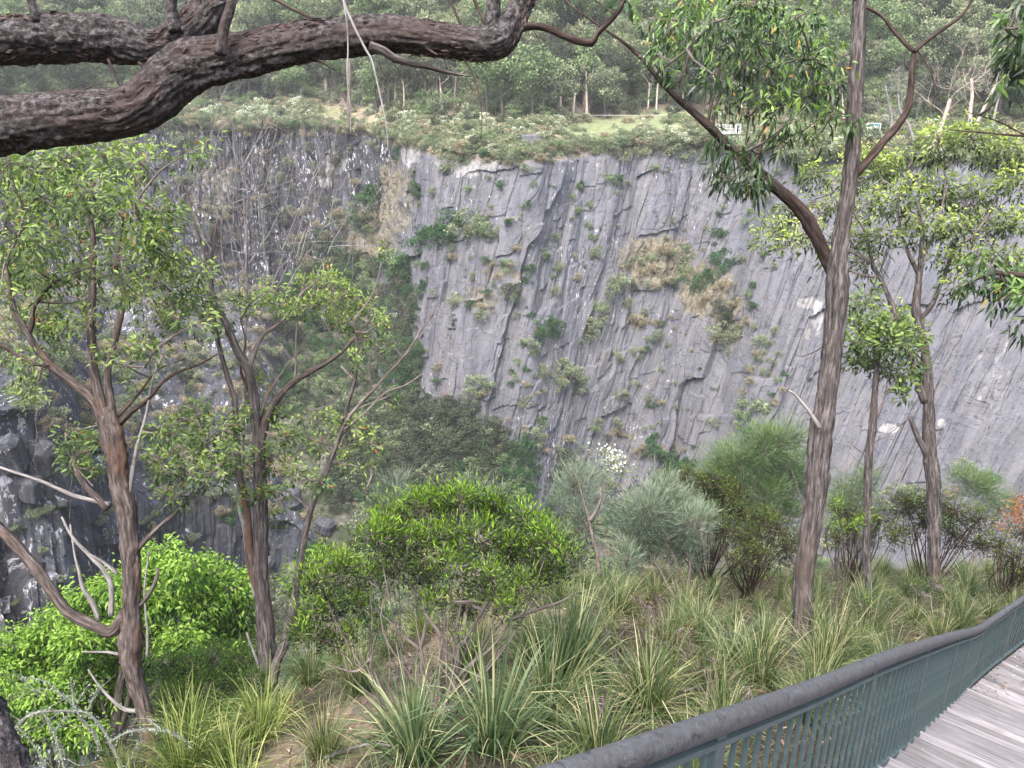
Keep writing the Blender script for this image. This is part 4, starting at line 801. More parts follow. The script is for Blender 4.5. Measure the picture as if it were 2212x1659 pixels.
for lab, cl, tt in (('pale wispy feathery shrub below the foot of the grey cliff', [(1240, 1050, 42), (1275, 1030, 30), (1230, 1100, 35), (1260, 1130, 35), (1210, 1070, 25), (1290, 1090, 28)], 18.0),
                    ('small grey feathery shrub poking up behind the left end of the big rounded shrub', [(850, 1055, 30), (870, 1085, 25), (830, 1090, 22)], 15.0),
                    ('small grey feathery shrub poking up behind the right end of the big rounded shrub', [(1030, 1060, 28), (1010, 1080, 22), (1060, 1075, 22)], 15.0),
                    ('grey feathery shrub between the blue-grey shrub and the she-oak', [(1530, 1020, 30), (1510, 1060, 30), (1540, 1080, 32)], 19.5),
                    ('green feathery shrub right of the slim trunk, under the broad crowned gum', [(1830, 1060, 35), (1850, 1100, 38), (1810, 1100, 30), (1870, 1040, 25)], 19.0),
                    ('soft green feathery shrub at the right beneath the rock face', [(2130, 1060, 40), (2090, 1040, 32), (2160, 1100, 30)], 20.0)):
    shrub('feathery_shrub', lab, 'shrub', None, cl, tt, .6, 'feather' if tt < 19 else 'feather_green', fan=6, sr=.015, dens=1.5, per=32, cr=.2, L=.22, Wd=.0105, jit=.3, ts=.28, up=.6, droop=.1, t0=.15, t1=1, lance=False, odd=0)
shrub('thin_sapling', 'thin bare-stemmed young tree with a wispy top, left of the blue-grey shrub', 'sapling', (1295, 1245), [(1245, 1000, 22), (1270, 980, 25), (1225, 1020, 20)], 17.0, .3, 'feather',
      [[(1295, 1245), (1290, 1200), (1280, 1160), (1272, 1120), (1260, 1080), (1250, 1040)], [(1274, 1125), (1290, 1100), (1300, 1070)]], dens=.8, per=20, cr=.2, L=.2, Wd=.008, up=.6, droop=.1, lance=False)
shrub('flowering_shrub', 'white-blossomed shrub at the foot of the grey cliff above the wispy shrubs', 'shrub', None, [(1320, 1000, 28), (1300, 980, 20), (1345, 1010, 20)], 24.0, .4, 'blossom', fan=4, dens=1, per=12, cr=.25, L=.1, Wd=.07, lance=False, t0=.1, t1=1)
for lab, base, cl, tt in (('olive shrub with yellowish tips behind the blue-grey feathery shrub', None, [(1440, 1045, 30), (1480, 1040, 34), (1520, 1050, 34), (1560, 1080, 36), (1600, 1110, 36), (1650, 1130, 36), (1590, 1060, 30), (1540, 1040, 25)], 17.0),
     ('dark olive shrub with thin stems left of the forked ironbark trunk', None, [(1560, 1150, 40), (1620, 1170, 42), (1680, 1150, 38), (1640, 1210, 36), (1700, 1190, 34), (1600, 1220, 28)], 15.0),
     ('wide dark olive shrub under the broad crowned gum', None, [(1960, 1100, 38), (2010, 1090, 42), (2060, 1110, 40), (2110, 1130, 40), (2000, 1140, 36), (2060, 1160, 36), (2120, 1180, 34), (1950, 1150, 28)], 17.0),
     ('olive shrub between the slim trunk and the forked ironbark', None, [(1830, 1110, 30), (1850, 1150, 32), (1900, 1130, 30), (1810, 1170, 26), (1930, 1170, 28)], 16.0),
     ('dark olive shrub at the right edge above the railing', None, [(2160, 1180, 34), (2190, 1210, 32), (2212, 1160, 30), (2220, 1240, 34)], 15.0)):
    shrub('olive_shrub', lab, 'shrub', base, [(c[0], c[1] - 6, c[2] * .92) for c in cl], tt, .7, 'olive', fan=26, sr=.014, twig='bark_dark', dens=1.7, per=17, cr=.14, L=.07, Wd=.019, up=.5, t0=0, t1=.95, lance=False, odd=.01)
for lab, cl in (('low dark brownish shrub amid tussocks right of the big rounded shrub', [(1310, 1370, 34), (1350, 1360, 36), (1390, 1370, 34), (1340, 1410, 32), (1390, 1410, 32), (1300, 1400, 24), (1430, 1390, 24)]),
                ('reddish-brown twiggy low shrub between tussocks above the handrail', [(1520, 1450, 28), (1545, 1430, 26), (1500, 1480, 22), (1540, 1480, 24)]),
                ('small dark leafy shrub under the stems of the left sprawling shrub', [(870, 1440, 30), (900, 1420, 24), (860, 1400, 20), (925, 1450, 18)]),
                ('dark twiggy low shrub below the slim gum among tussocks', [(1880, 1320, 26), (1910, 1300, 24), (1855, 1300, 20)]), ('small dark leafy shrub between tussocks right of the tall dark tussock', [(1290, 1520, 22), (1310, 1500, 20)]),
                ('sparse brown shrub in tussocks below the blue-grey feathery shrub', [(1400, 1310, 24), (1425, 1290, 22), (1380, 1290, 18)]), ('low dark shrub on the bank under the broad crowned gum', [(1990, 1280, 26), (2020, 1265, 24), (1965, 1262, 20)]), ('small brown shrub between tussocks behind the handrail middle', [(1600, 1500, 18), (1620, 1485, 16)]),
                ('brown twiggy shrub left of the forked ironbark foot', [(1470, 1400, 24), (1490, 1360, 22), (1465, 1360, 20)])):
    bx_, by_ = cl[0][0] + 10, max(c[1] for c in cl) + 55; tt = ray_bank(bx_, by_)
    shrub('low_shrub', lab, 'shrub', (bx_, by_), cl, tt, .25, 'brown' if 'brown' in lab else 'bush_dark', fan=16, sr=.006, dens=1.2, per=14, cr=.09, L=.045, Wd=.011, up=.5, t0=0, t1=.9, lance=False, odd=.01)
shrub('orange_shrub', 'shrub with dry orange-brown leaves at the right edge', 'shrub', None, [(2195, 1105, 26), (2212, 1130, 24), (2215, 1085, 22), (2180, 1135, 14)], 17.0, .3, 'orange', fan=5, dens=1, per=13, cr=.15, L=.08, Wd=.03, lance=False)
shrub('lime_sprig_shrub', 'low shrub with vivid lime sprigs right of the forked ironbark trunk', 'shrub', None, [(1850, 1135, 14), (1870, 1120, 14), (1820, 1140, 12), (1800, 1090, 14)], 14.0, .3, 'wattle', fan=5, dens=1, per=12, cr=.1, L=.08, Wd=.022, up=.6, t0=.5, t1=1, lance=False)
# lime-green tree and the dark bush before it
G = [(340, 1200, 42), (400, 1230, 45), (300, 1240, 40), (450, 1240, 42), (500, 1275, 42), (520, 1320, 40), (270, 1265, 45), (210, 1280, 45), (160, 1320, 45), (110, 1350, 45), (60, 1400, 45), (15, 1400, 40), (350, 1290, 50), (430, 1310, 50), (480, 1360, 45), (300, 1330, 50), (230, 1350, 50), (170, 1390, 50), (110, 1420, 50), (50, 1450, 50), (0, 1460, 45), (520, 1390, 32), (400, 1380, 50), (330, 1400, 48), (250, 1430, 50), (170, 1460, 48), (100, 1500, 48), (30, 1520, 48), (400, 1450, 40), (200, 1520, 45), (120, 1560, 45), (50, 1590, 45), (260, 1500, 42), (0, 1570, 40), (-50, 1430, 50), (-60, 1520, 50), (180, 1590, 40), (480, 1430, 30)]
T = Tree('lime_leaved_tree', 'dense rounded lime-green tree below the bank at the lower left', 'tree', W(250, 1900, 19)); t = 19.0
lb([(250, 1900), (255, 1750), (250, 1600), (260, 1480), (290, 1360)], t, 16, 6, 'bark_grey', T, 'trunk', 14, step=.2)
for p in ((100, 1450), (420, 1340), (330, 1260), (180, 1360), (30, 1450)): lb([(252, 1620), ((252 + p[0]) / 2, (1620 + p[1]) / 2 + 10), p], t, 7, 2, 'bark_grey', T, 'limb', 8, step=.2)
T.clusters(G, t, 1.1, dens=1.8, per=20, cr=.22, L=.13, Wd=.05, up=-.3, droop=.55, t0=0, t1=1, odd=0, ts=.27); T.done(M['lime'])
shrub('dark_bush', 'dense dark green fine-leaved bush with yellow tips in front of the lime tree', 'shrub', (450, 1600), [(400, 1450, 42), (460, 1425, 42), (520, 1430, 36), (370, 1490, 38), (430, 1490, 44), (500, 1490, 42), (545, 1470, 25), (390, 1530, 38), (460, 1545, 38), (520, 1530, 32), (350, 1430, 25), (340, 1540, 25)], 12.5, .5, 'bush_dark', fan=10, dens=3.6, per=26, cr=.12, L=.055, Wd=.015, up=.6, t0=0, t1=.8, lance=False, odd=.05, ts=.25)
for k, (lab, cl) in enumerate((('lime-green leafy sapling top behind the sprawling shrub', [(650, 1235, 25), (690, 1200, 22), (640, 1270, 20)]),)):
    shrub('lime_sapling', lab, 'sapling', None, cl, 17.0, .3, 'lime', fan=3, dens=1, per=12, cr=.18, L=.14, Wd=.045, t0=.2, t1=1)
print('near trees done')


# ------------------------------------------------------------------ words for where a thing stands
LMK = [(728*1.0+1000, 1413, 'the forked ironbark foot'), (1800, 780, 'the ironbark fork'), (950, 1540, 'the big rounded shrub stems'), (840, 1530, 'the sprawling shrub foot'), (580, 1510, 'the twin-stemmed gum foot'), (327, 1620, 'the stringybark foot'),
  (1878, 1266, 'the slim gum foot'), (2018, 1233, 'the broad-crowned gum foot'), (2124, 1351, 'the railing bend'), (1475, 1589, 'the handrail bottom end'), (1350, 1390, 'the low brownish shrub'), (1475, 1400, 'the blue-grey shrub stems'), (1520, 1450, 'the reddish twiggy shrub'),
  (1295, 1245, 'the thin sapling foot'), (1570, 285, 'the lookout deck'), (1890, 287, 'the blue-grey sign'), (1280, 190, 'the white dead pole'), (1145, 300, 'the pale outcrop boulder'), (630, 1075, 'the lichen-spotted boulder'), (865, 735, 'the round bright gully shrub'),
  (940, 500, 'the upper creeper patch'), (1550, 550, 'the right creeper patch'), (1190, 710, 'the middle creeper patch'), (1232, 800, 'the central crack shrub'), (1612, 880, 'the cream-flowered cliff shrub'), (1420, 560, 'the straw ledge'), (810, 430, 'the gully-top creeper'),
  (1925, 250, 'the white dead tree'), (2095, 240, 'the tan dead trunks'), (1110, 90, 'the bough end'), (754, 240, 'the rim trunk'), (1180, 200, 'the wide-limbed edge gum'), (480, 70, 'the broken stub on the bough'), (300, 260, 'the lower bough'), (1090, 1040, 'the bright creeper bank'), (1440, 1000, 'the foot-of-cliff creeper'), (500, 400, 'the dead sapling top'), (700, 360, 'the white lichen stain'),
  (60, 950, 'the lichen-white rock blocks'), (440, 950, 'the low stringybark foliage'), (700, 640, 'the flat gum crown'), (920, 700, 'the bare sapling twigs'), (1100, 1150, 'the big rounded shrub crown'), (1650, 1000, 'the she-oak'), (1857, 60, 'the ironbark top'), (1600, 100, 'the hanging ironbark leaves'), (2000, 400, 'the broad right crown'), (1300, 80, 'the bent side branch')]
USED = set()
def place_label(head, px, py, most=20, tail=''):
    ds = sorted(LMK, key=lambda q: math.hypot(px - q[0], py - q[1]))
    for q in ds[:most]:
        dx, dy = px - q[0], py - q[1]; d = math.hypot(dx, dy); a = math.degrees(math.atan2(-dy, dx)) % 360
        w = ['right of', 'above right of', 'above', 'above left of', 'left of', 'below left of', 'below', 'below right of'][int((a + 22.5) // 45) % 8]
        ad = 'close' if d < 45 else ('just' if d < 90 else ('a little' if d < 150 else ('some way' if d < 240 else 'far')))
        l = '%s %s %s %s' % (head, ad, w, q[2])
        if l not in USED and len(l.split()) <= 16: USED.add(l); return l
    return None

# ------------------------------------------------------------------ tussocks on the bank
def tussock_mesh(seed, n, h, mat, wide):
    r = np.random.default_rng(seed); mb = MB(); seg = 5; a = r.uniform(0, 2 * math.pi, n); lean = np.abs(r.normal(.6, .5, n)); L = h * r.uniform(.35, 1.2, n)
    b = np.stack([np.cos(a), np.sin(a), 0 * a], 1); root = b * (r.random(n) ** .7 * .11)[:, None]; curv = r.uniform(.2, 1.9, n) * (.35 + lean)
    a2 = a + r.normal(size=n) * .5; o = np.stack([np.cos(a2), np.sin(a2), 0 * a], 1); s_ = np.cross(o, [0, 0, 1.]); tw = r.uniform(-.9, .9, n)[:, None]
    sd = nrm(s_ + o * tw); w = wide * r.uniform(.6, 1.3, n); P = root.copy(); rows = []
    kink = r.random(n) < .26
    for k in range(seg + 1):
        u = k / seg; ww = w * (1 - u ** 2.2 * .9); rows.append(np.stack([P - sd * ww[:, None] * .5, P + sd * ww[:, None] * .5], 1))
        ang = np.clip(lean * .55 + curv * u ** 1.3 + np.where(kink & (u > .5), .9, 0), 0, 2.3); P = P + (o * np.sin(ang)[:, None] + np.array([0, 0, 1.]) * np.cos(ang)[:, None]) * (L / seg)[:, None]
    V = np.stack(rows, 1).reshape(n, -1, 3); base = np.arange(n)[:, None, None] * (2 * (seg + 1)) + np.arange(seg)[None, :, None] * 2
    Q = (base + np.array([0, 1, 3, 2])[None, None]).reshape(-1, 4); dry = r.random(n)
    t = np.where(dry < .2, r.uniform(.75, 1, n), r.uniform(.0, .68, n)); tt = np.repeat(t[:, None], 2 * (seg + 1), 1) + np.linspace(-.06, .14, seg + 1).repeat(2)[None]
    mb.add(V.reshape(-1, 3), Q, None, np.clip(tt, 0, 1).ravel()); o_ = mb.build('grass_tussock', mat); me = o_.data; bpy.data.objects.remove(o_); return me
tm = {'tussock': [], 'tussock_blue': [], 'tussock_lime': []}
for k in range(5): tm['tussock'].append(tussock_mesh(100 + k, 340, .64, M['tussock'], .008))
for k in range(3): tm['tussock_blue'].append(tussock_mesh(120 + k, 230, .7, M['tussock_blue'], .0125)); tm['tussock_lime'].append(tussock_mesh(140 + k, 240, .55, M['tussock_lime'], .0085))
def put_tussock(x, y, kind, sc_, label, group=None):
    o = bpy.data.objects.new('grass_tussock', rnd.choice(tm[kind])); C.objects.link(o); o.location = (x, y, float(bankz(x, y)) - .03)
    o.rotation_euler = (rnd.uniform(-.12, .12) - .12, rnd.uniform(-.1, .1), rnd.uniform(0, 6.28)); o.scale = (sc_, sc_, sc_ * rnd.uniform(.9, 1.15)); tag(o, label, 'grass tussock', group); placed.append((x, y)); return o
placed = []
NAMED = [(1060, 1625, 'tussock_blue', 1.05, 'blue-green tussock at the bottom centre, left of the handrail end'), (900, 1650, 'tussock_blue', 1.0, 'wide green tussock at the bottom edge, below the big rounded shrub'),
    (1225, 1470, 'tussock_blue', 1.25, 'tall dark green tussock with upright blades right of the big rounded shrub stems'), (1400, 1540, 'tussock', 1.15, 'large arching yellow-green tussock just above the handrail bottom left'),
    (560, 1600, 'tussock_lime', 1.1, 'yellow-lime tussock on the bank edge right of the twin-stemmed gum foot'), (400, 1680, 'tussock_lime', 1.1, 'yellow-lime tussock at the foot of the stringybark at the bottom'),
    (490, 1660, 'tussock_lime', 1.0, 'yellow-lime tussock between the two lower left tussocks'), (780, 1500, 'tussock', 1.0, 'green tussock beside the sandy patch under the sprawling shrub'), (1640, 1480, 'tussock', 1.1, 'tussock immediately left of the forked ironbark foot'),
    (1800, 1440, 'tussock', 1.2, 'large tussock immediately right of the forked ironbark foot'), (1880, 1380, 'tussock', 1.2, 'broad pale tussock below the slim gum'), (2090, 1290, 'tussock_blue', 1.1, 'green tussock near the railing bend at the right'),
    (1290, 1650, 'tussock', .95, 'straw-tipped tussock touching the handrail at the bottom'), (700, 1640, 'tussock', .8, 'small tussock on the left of the sandy track at the bottom'), (1330, 1330, 'tussock', 1.1, 'straw-green tussock behind the low dark brownish shrub'), (1180, 1560, 'tussock', 1.0, 'mid-green tussock under the tall dark one')]
for px_, py_, kd, s_, lab in NAMED:
    t = ray_bank(px_, py_); p = W(px_, py_, t); put_tussock(p[0], p[1], kd, s_, lab)
tries = 0; cnt = 0; gp = ('grass tussocks crowding the bank', )
while tries < 30000 and cnt < 284:
    tries += 1; px_ = rnd.uniform(250, 2400); py_ = rnd.uniform(1215, 1850); 
    x_ = rnd.uniform(-6, 22); y_ = rnd.uniform(2.6, 22); yc = np.interp(x_, CREST[:, 0], CREST[:, 1])
    if y_ > yc + .6: continue
    z_ = float(bankz(x_, y_)); px_, py_, d_ = proj(np.array([x_, y_, z_]))
    if d_ < 1.5 or px_ < 230 or px_ > 2330 or py_ > 1900: continue
    s_, rz_ = rail_near(x_, y_)
    if s_ > -.42: continue
    dm = .44 + .021 * d_ + (.35 if 780 < px_ < 1080 and 1400 < py_ < 1600 else 0)
    if min((x_ - q[0]) ** 2 + (y_ - q[1]) ** 2 for q in placed) < dm * dm: continue
    if dpoly(np.array(x_), np.array(y_), TRACK) < (.42 if px_ > 560 else .1): continue
    kd = 'tussock_lime' if (px_ < 640 or (y_ > yc - 2.5 and rnd.random() < .5)) else ('tussock_blue' if rnd.random() < .25 else 'tussock')
    lab = {'tussock': 'arching straw and green grass tussock crowded among others on the near bank', 'tussock_blue': 'upright blue-green grass tussock among straw-green ones on the near bank', 'tussock_lime': 'pale lime-yellow grass tussock along the outer edge of the near bank'}[kd]
    sc2 = rnd.uniform(.5, 1.0); hd = ('small ' if sc2 < .7 else 'large ' if sc2 > .95 else 'middling ') + {'tussock': 'straw-green tussock', 'tussock_blue': 'blue-green tussock', 'tussock_lime': 'lime-yellow tussock'}[kd]; lab = place_label(hd, px_, py_) or lab
    put_tussock(x_, y_, kd, sc2, lab, {'tussock': 'straw-green tussocks on the bank', 'tussock_blue': 'blue-green tussocks on the bank', 'tussock_lime': 'lime-yellow tussocks on the bank edge'}[kd]); cnt += 1
print('tussocks', cnt)
# fine grass, fallen sticks and leaves between them
mb = MB(); n = 42000; X_ = rng.uniform(-7, 22, n); Y_ = rng.uniform(2, 22, n); ok = (Y_ < np.interp(X_, CREST[:, 0], CREST[:, 1]) + 2) & (rail_near(X_, Y_)[0] < -.12); X_ = X_[ok]; Y_ = Y_[ok]; n = len(X_)
Pz = np.stack([X_, Y_, bankz(X_, Y_)], 1); clear = dpoly(X_, Y_, TRACK) > .35
g_ = (rng.random(n) < .7) & clear
leaves(mb, Pz[g_], rng.normal(size=(g_.sum(), 3)) * .5 + [0, 0, .8], rng.uniform(.1, .42, g_.sum()), .008, rng.random(g_.sum()), .3)
mb.build('ground_grass', M['tussock'], None, False, 'stuff')
mb = MB(); P_ = Pz[~g_] + [0, 0, .012]; n = len(P_); leaves(mb, P_, rng.normal(size=(n, 3)) * [1, 1, .15], rng.uniform(.05, .16, n), rng.uniform(.008, .022, n), rng.random(n), 0)
mb.build('leaf_litter', bpy.data.materials['litter'], None, False, 'stuff')
for pts in ([(430, 1560), (480, 1520), (540, 1480), (572, 1470)], [(470, 1640), (520, 1590), (600, 1530)], [(1470, 1500), (1560, 1500), (1640, 1490)], [(700, 1650), (790, 1620), (860, 1625)]):
    P_ = []
    for p in pts:
        t = min(ray_bank(*p), 14); P_.append(W(p[0], p[1], t) + [0, 0, .05])
    mb = MB(); tube(mb, P_, np.linspace(.016, .006, len(P_)), 7, .1, .2)
    tag(mb.build('fallen_stick', M['dead'], None, True), {430: 'grey fallen stick leaning at the foot of the twin-stemmed gum', 470: 'curved fallen stick behind the lime tussocks at lower left', 1470: 'pale fallen stick on litter left of the forked ironbark', 700: 'short fallen stick on the sandy track at the bottom'}[pts[0][0]], 'stick')

# ------------------------------------------------------------------ far vegetation: shared meshes
def lump_mesh(name, seed, lumps, per, size, mat, flat=.8, hang=0.0, r0=.45):
    global rng
    keep = rng; rng = np.random.default_rng(seed); mb = MB()
    Cn = ball(lumps, .33) * [1, 1, flat]; 
    for c in Cn:
        R = r0 * rng.uniform(.5, 1.1); n = int(per * rng.uniform(.7, 1.3)); v = nrm(rng.normal(size=(n, 3)) + [0, 0, .35]); P = c + v * R * [1, 1, .72] * (rng.random(n) ** .22)[:, None]
        D = nrm(rng.normal(size=(n, 3)) + v * .6 + [0, 0, -hang]); sz = size * rng.uniform(.6, 1.5, n)
        tt = np.clip(.45 + .35 * v[:, 2] * 0.6 + rng.normal(size=n) * .2 + rng.normal() * .14, 0, 1)
        leaves(mb, P, D, sz, sz * .5, tt, 0, False)
    rng = keep; o = mb.build(name, mat, None); me = o.data; bpy.data.objects.remove(o); return me
def far_tree_meshes(seed, mat, H, cr, kind=0):
    r = random.Random(seed); cm = lump_mesh('crown', seed, 34, 100, .1, mat, .72, .1, .4)
    P = np.empty(len(cm.vertices) * 3, np.float32); cm.vertices.foreach_get('co', P); P = P.reshape(-1, 3); P = P * [cr, cr, cr * 1.05] + [r.uniform(-.4, .4), 0, H - cr * .8]
    cm.vertices.foreach_set('co', P.astype(np.float32).ravel())
    mb = MB(); lean = r.uniform(-.5, .5); tube(mb, [[0, 0, -1], [lean * .3, 0, H * .3], [lean, 0, H * .6], [lean * .6, 0, H * .85]], [.2, .16, .12, .05], 6, .6, 0, fs=0)
    for k in range(7):
        a = r.uniform(0, 6.28); z0 = H * r.uniform(.4, .75); q = cr * r.uniform(.5, .9); tube(mb, [[lean * .8, 0, z0], [math.cos(a) * q * .5, math.sin(a) * q * .5, z0 + H * .1], [math.cos(a) * q, math.sin(a) * q, z0 + H * .2]], [.08, .06, .02], 4, .6, 0, fs=0)
    o = mb.build('trunk', M['hilltrunk'], None); tmh = o.data; bpy.data.objects.remove(o); return cm, tmh
FT = []
for k in range(9):
    mt = ['far', 'far_green', 'far', 'far_pale', 'far_green', 'far', 'far_dark', 'far_green', 'far_pale'][k]; FT.append((mt,) + far_tree_meshes(200 + k, M[mt], [8.5, 10, 7.5, 7, 10.5, 9, 8, 7.5, 8.5][k], [3.5, 3.7, 3.1, 3.0, 3.9, 3.7, 3.2, 3.2, 3.3][k]))
FL = {'far': ('grey-green rounded gum in the forest behind the cliff', 'grey-green forest gums'), 'far_green': ('mid-green gum with clumped crown in the forest behind the cliff', 'mid-green forest gums'),
      'far_pale': ('pale yellowish-green gum in the forest behind the cliff', 'pale forest gums'), 'far_dark': ('dark green shadowy gum low in the forest behind the cliff', 'dark forest gums')}
def far_tree(P, k, s_, label=None, group=None):
    mt, cm, tmh = FT[k]; qx, qy, _ = proj(P + [0, 0, 5]); hd = ['small ', '', 'tall '][0 if s_ < .8 else 1 if s_ < 1 else 2] + {'far': 'grey-green forest gum', 'far_green': 'mid-green forest gum', 'far_pale': 'pale green forest gum', 'far_dark': 'dark green forest gum'}[mt]
    e = empty('gum_tree', P, label or place_label(hd, qx, qy) or FL[mt][0], 'tree', group or (None if label else FL[mt][1])); e.rotation_euler.z = rnd.uniform(0, 6.28); e.scale = (s_, s_, s_ * rnd.uniform(.9, 1.15))
    for nm, me in (('trunk', tmh), ('foliage', cm)):
        o = bpy.data.objects.new(nm, me); C.objects.link(o); o.parent = e
        if nm == 'foliage': o['kind'] = 'stuff'
    return e
HVf = HV.reshape(-1, 3); hpf = np.stack([hpx.ravel(), hpy.ravel()], 1); hw = np.repeat(wv[:, 0], HV.shape[1])
cand = np.where((hpf[:, 0] > -150) & (hpf[:, 0] < 2360) & (hw > 19) & (hw < 84) & (HVf[:, 1] > 60))[0]
got = []; tries = 0
while len(got) < 285 and tries < 20000:
    tries += 1; i = int(rng.choice(cand)); 
    if rng.random() > .35 + .65 * (hw[i] < 55): continue
    P = HVf[i] + rng.normal(size=3) * [.8, .8, 0]
    dm = 2.9 if hw[i] < 60 else 4.0
    if hpf[i, 0] > 1850 and hw[i] < 30 and rng.random() < .7: continue
    if got and min((P[0] - q[0]) ** 2 + (P[1] - q[1]) ** 2 for q in got) < dm * dm: continue
    got.append(P); front = hw[i] < 27; k = rnd.choice([0, 6, 1, 6, 5]) if front else rnd.choice([0, 1, 2, 3, 4, 5, 7, 8, 3, 8])
    far_tree(P - [0, 0, .2], k, rnd.uniform(.7, 1.1))
print('hill trees', len(got), tries)
# the wood going on over the hill and to the sides: one mass
def scatter(name, P, S, mesh, mat=None):
    """points carrying a crown each, read as one mass"""
    src = bpy.data.objects.new(name + '_source', mesh); 
    me = bpy.data.meshes.new(name); me.vertices.add(len(P)); me.vertices.foreach_set('co', np.ascontiguousarray(P, dtype=np.float32).ravel()); put(me, 'sz', S); put(me, 'rt', rng.uniform(0, 6.28, len(P)))
    o = bpy.data.objects.new(name, me); C.objects.link(o); o['kind'] = 'stuff'
    ng = bpy.data.node_groups.new(name, 'GeometryNodeTree'); ng.interface.new_socket('Geometry', in_out='INPUT', socket_type='NodeSocketGeometry'); ng.interface.new_socket('Geometry', in_out='OUTPUT', socket_type='NodeSocketGeometry')
    gi = ng.nodes.new('NodeGroupInput'); go = ng.nodes.new('NodeGroupOutput'); ip = ng.nodes.new('GeometryNodeInstanceOnPoints'); oi = ng.nodes.new('GeometryNodeObjectInfo'); oi.inputs[0].default_value = src
    a = ng.nodes.new('GeometryNodeInputNamedAttribute'); a.data_type = 'FLOAT'; a.inputs[0].default_value = 'sz'; b = ng.nodes.new('GeometryNodeInputNamedAttribute'); b.data_type = 'FLOAT'; b.inputs[0].default_value = 'rt'
    cx_ = ng.nodes.new('ShaderNodeCombineXYZ'); L_ = ng.links.new; L_(gi.outputs[0], ip.inputs['Points']); L_(oi.outputs['Geometry'], ip.inputs['Instance']); L_(b.outputs[0], cx_.inputs[2]); L_(cx_.outputs[0], ip.inputs['Rotation']); L_(a.outputs[0], ip.inputs['Scale']); L_(ip.outputs[0], go.inputs[0])
    m = o.modifiers.new('gn', 'NODES'); m.node_group = ng; return o
rest = np.where(((hw > 84) | (hpf[:, 0] < -150) | (hpf[:, 0] > 2360) | (HVf[:, 1] < 60)) & (hw > 6))[0]
for k in (0, 4, 3):
    sel = rng.choice(rest, 330, replace=True); scatter('far_wood', HVf[sel] + rng.normal(size=(330, 3)) * [3, 3, 0], rng.uniform(.8, 1.3, 330), FT[k][1])

SH = {}
for k, (nm, mt, fl, hg) in enumerate((('far', 'far', .8, 0), ('green', 'far_green', .8, 0), ('dark', 'far_dark', .85, .2), ('pale', 'far_pale', .8, 0), ('blossom', 'blossom', .75, 0), ('creeper', 'creeper', .8, .5), ('straw', 'straw', .5, .6))):
    SH[nm] = [lump_mesh('shrub', 300 + 10 * k + j, 16, 95, .12, M[mt], fl, hg, .42) for j in range(3)]
SL = {'far': 'grey-green feathery shrub', 'green': 'fresh green rounded shrub', 'dark': 'dark olive-grey shrub', 'pale': 'pale yellow-green shrub', 'blossom': 'cream-flowered pale shrub', 'creeper': 'deep green leafy creeper patch', 'straw': 'clump of dry straw grass'}
SN = {'creeper': ('creeper', 'creeper'), 'straw': ('dry_grass_clump', 'grass clump')}
allv = np.vstack([CLV.reshape(-1, 3)[::3], LOV.reshape(-1, 3)[::2], SLV.reshape(-1, 3), HVf, np.stack([X, Y, Z], -1).reshape(-1, 3)[(Y > 22).ravel()]])
av = allv[allv[:, 1] > 15]; apx, apy, ad = proj(av)
def surf(px, py, r=7):
    m = (np.abs(apx - px) < r) & (np.abs(apy - py) < r)
    if not m.any(): return surf(px, py, r * 2) if r < 200 else None
    d = ad[m]; return av[m][np.argmin(d)]
FSQ = []
def far_shrub(px, py, r, kind, place, label=None, sy=.8, sz=.85, up=0.0):
    FSQ.append((px, py, r, kind, place, label, sy, sz, up))
def scatter_list(name, items, kind):
    P, S = [], []
    for px, py, r, _, place, label, sy, sz, up in items:
        q = surf(px, py)
        if q is None: continue
        _, _, d = proj(q); R = r * d / FPX / 1.15; P.append(q + [0, 0, up * R]); S.append(R)
    if P: scatter(name, np.array(P), np.array(S), SH[kind][0])
def flush_shrubs(limit):
    key = sorted(range(len(FSQ)), key=lambda i: -(1000 if FSQ[i][5] else 0) - (200 if FSQ[i][4] is ON else 0) - FSQ[i][2]); big = sorted(key[:limit]); small = key[limit:]
    for i in big:
        px, py, r, kind, place, label, sy, sz, up = FSQ[i]; P = surf(px, py)
        if P is None: continue
        _, _, d = proj(P); R = r * d / FPX / 1.15; nm, cat = SN.get(kind, ('shrub', 'shrub'))
        o = bpy.data.objects.new(nm, rnd.choice(SH[kind])); C.objects.link(o); P = P + np.array([0, -R * .25, up * R]); o.location = P
        o.rotation_euler = (rnd.uniform(-.3, .3), rnd.uniform(-.3, .3), rnd.uniform(-.5, .5) + rnd.choice([0, math.pi])); o.scale = (R * rnd.uniform(.85, 1.15), R * sy, R * sz * rnd.uniform(.85, 1.15))
        hd = ('small ' if r < 17 else 'large ' if r > 27 else '') + {'far': 'grey-green shrub', 'green': 'fresh green shrub', 'dark': 'dark olive shrub', 'pale': 'pale green shrub', 'blossom': 'cream-flowered shrub', 'creeper': 'deep green creeper patch', 'straw': 'dry straw clump'}[kind]
        tag(o, label or place_label(hd, px, py) or (SL[kind] + ' ' + place[0]), cat, None if label else SL[kind] + 's ' + place[1])
    for kd in SH: scatter_list('undergrowth', [FSQ[i] for i in small if FSQ[i][3] == kd], kd)
ON = ('clinging to the grey rock face', 'on the rock face')
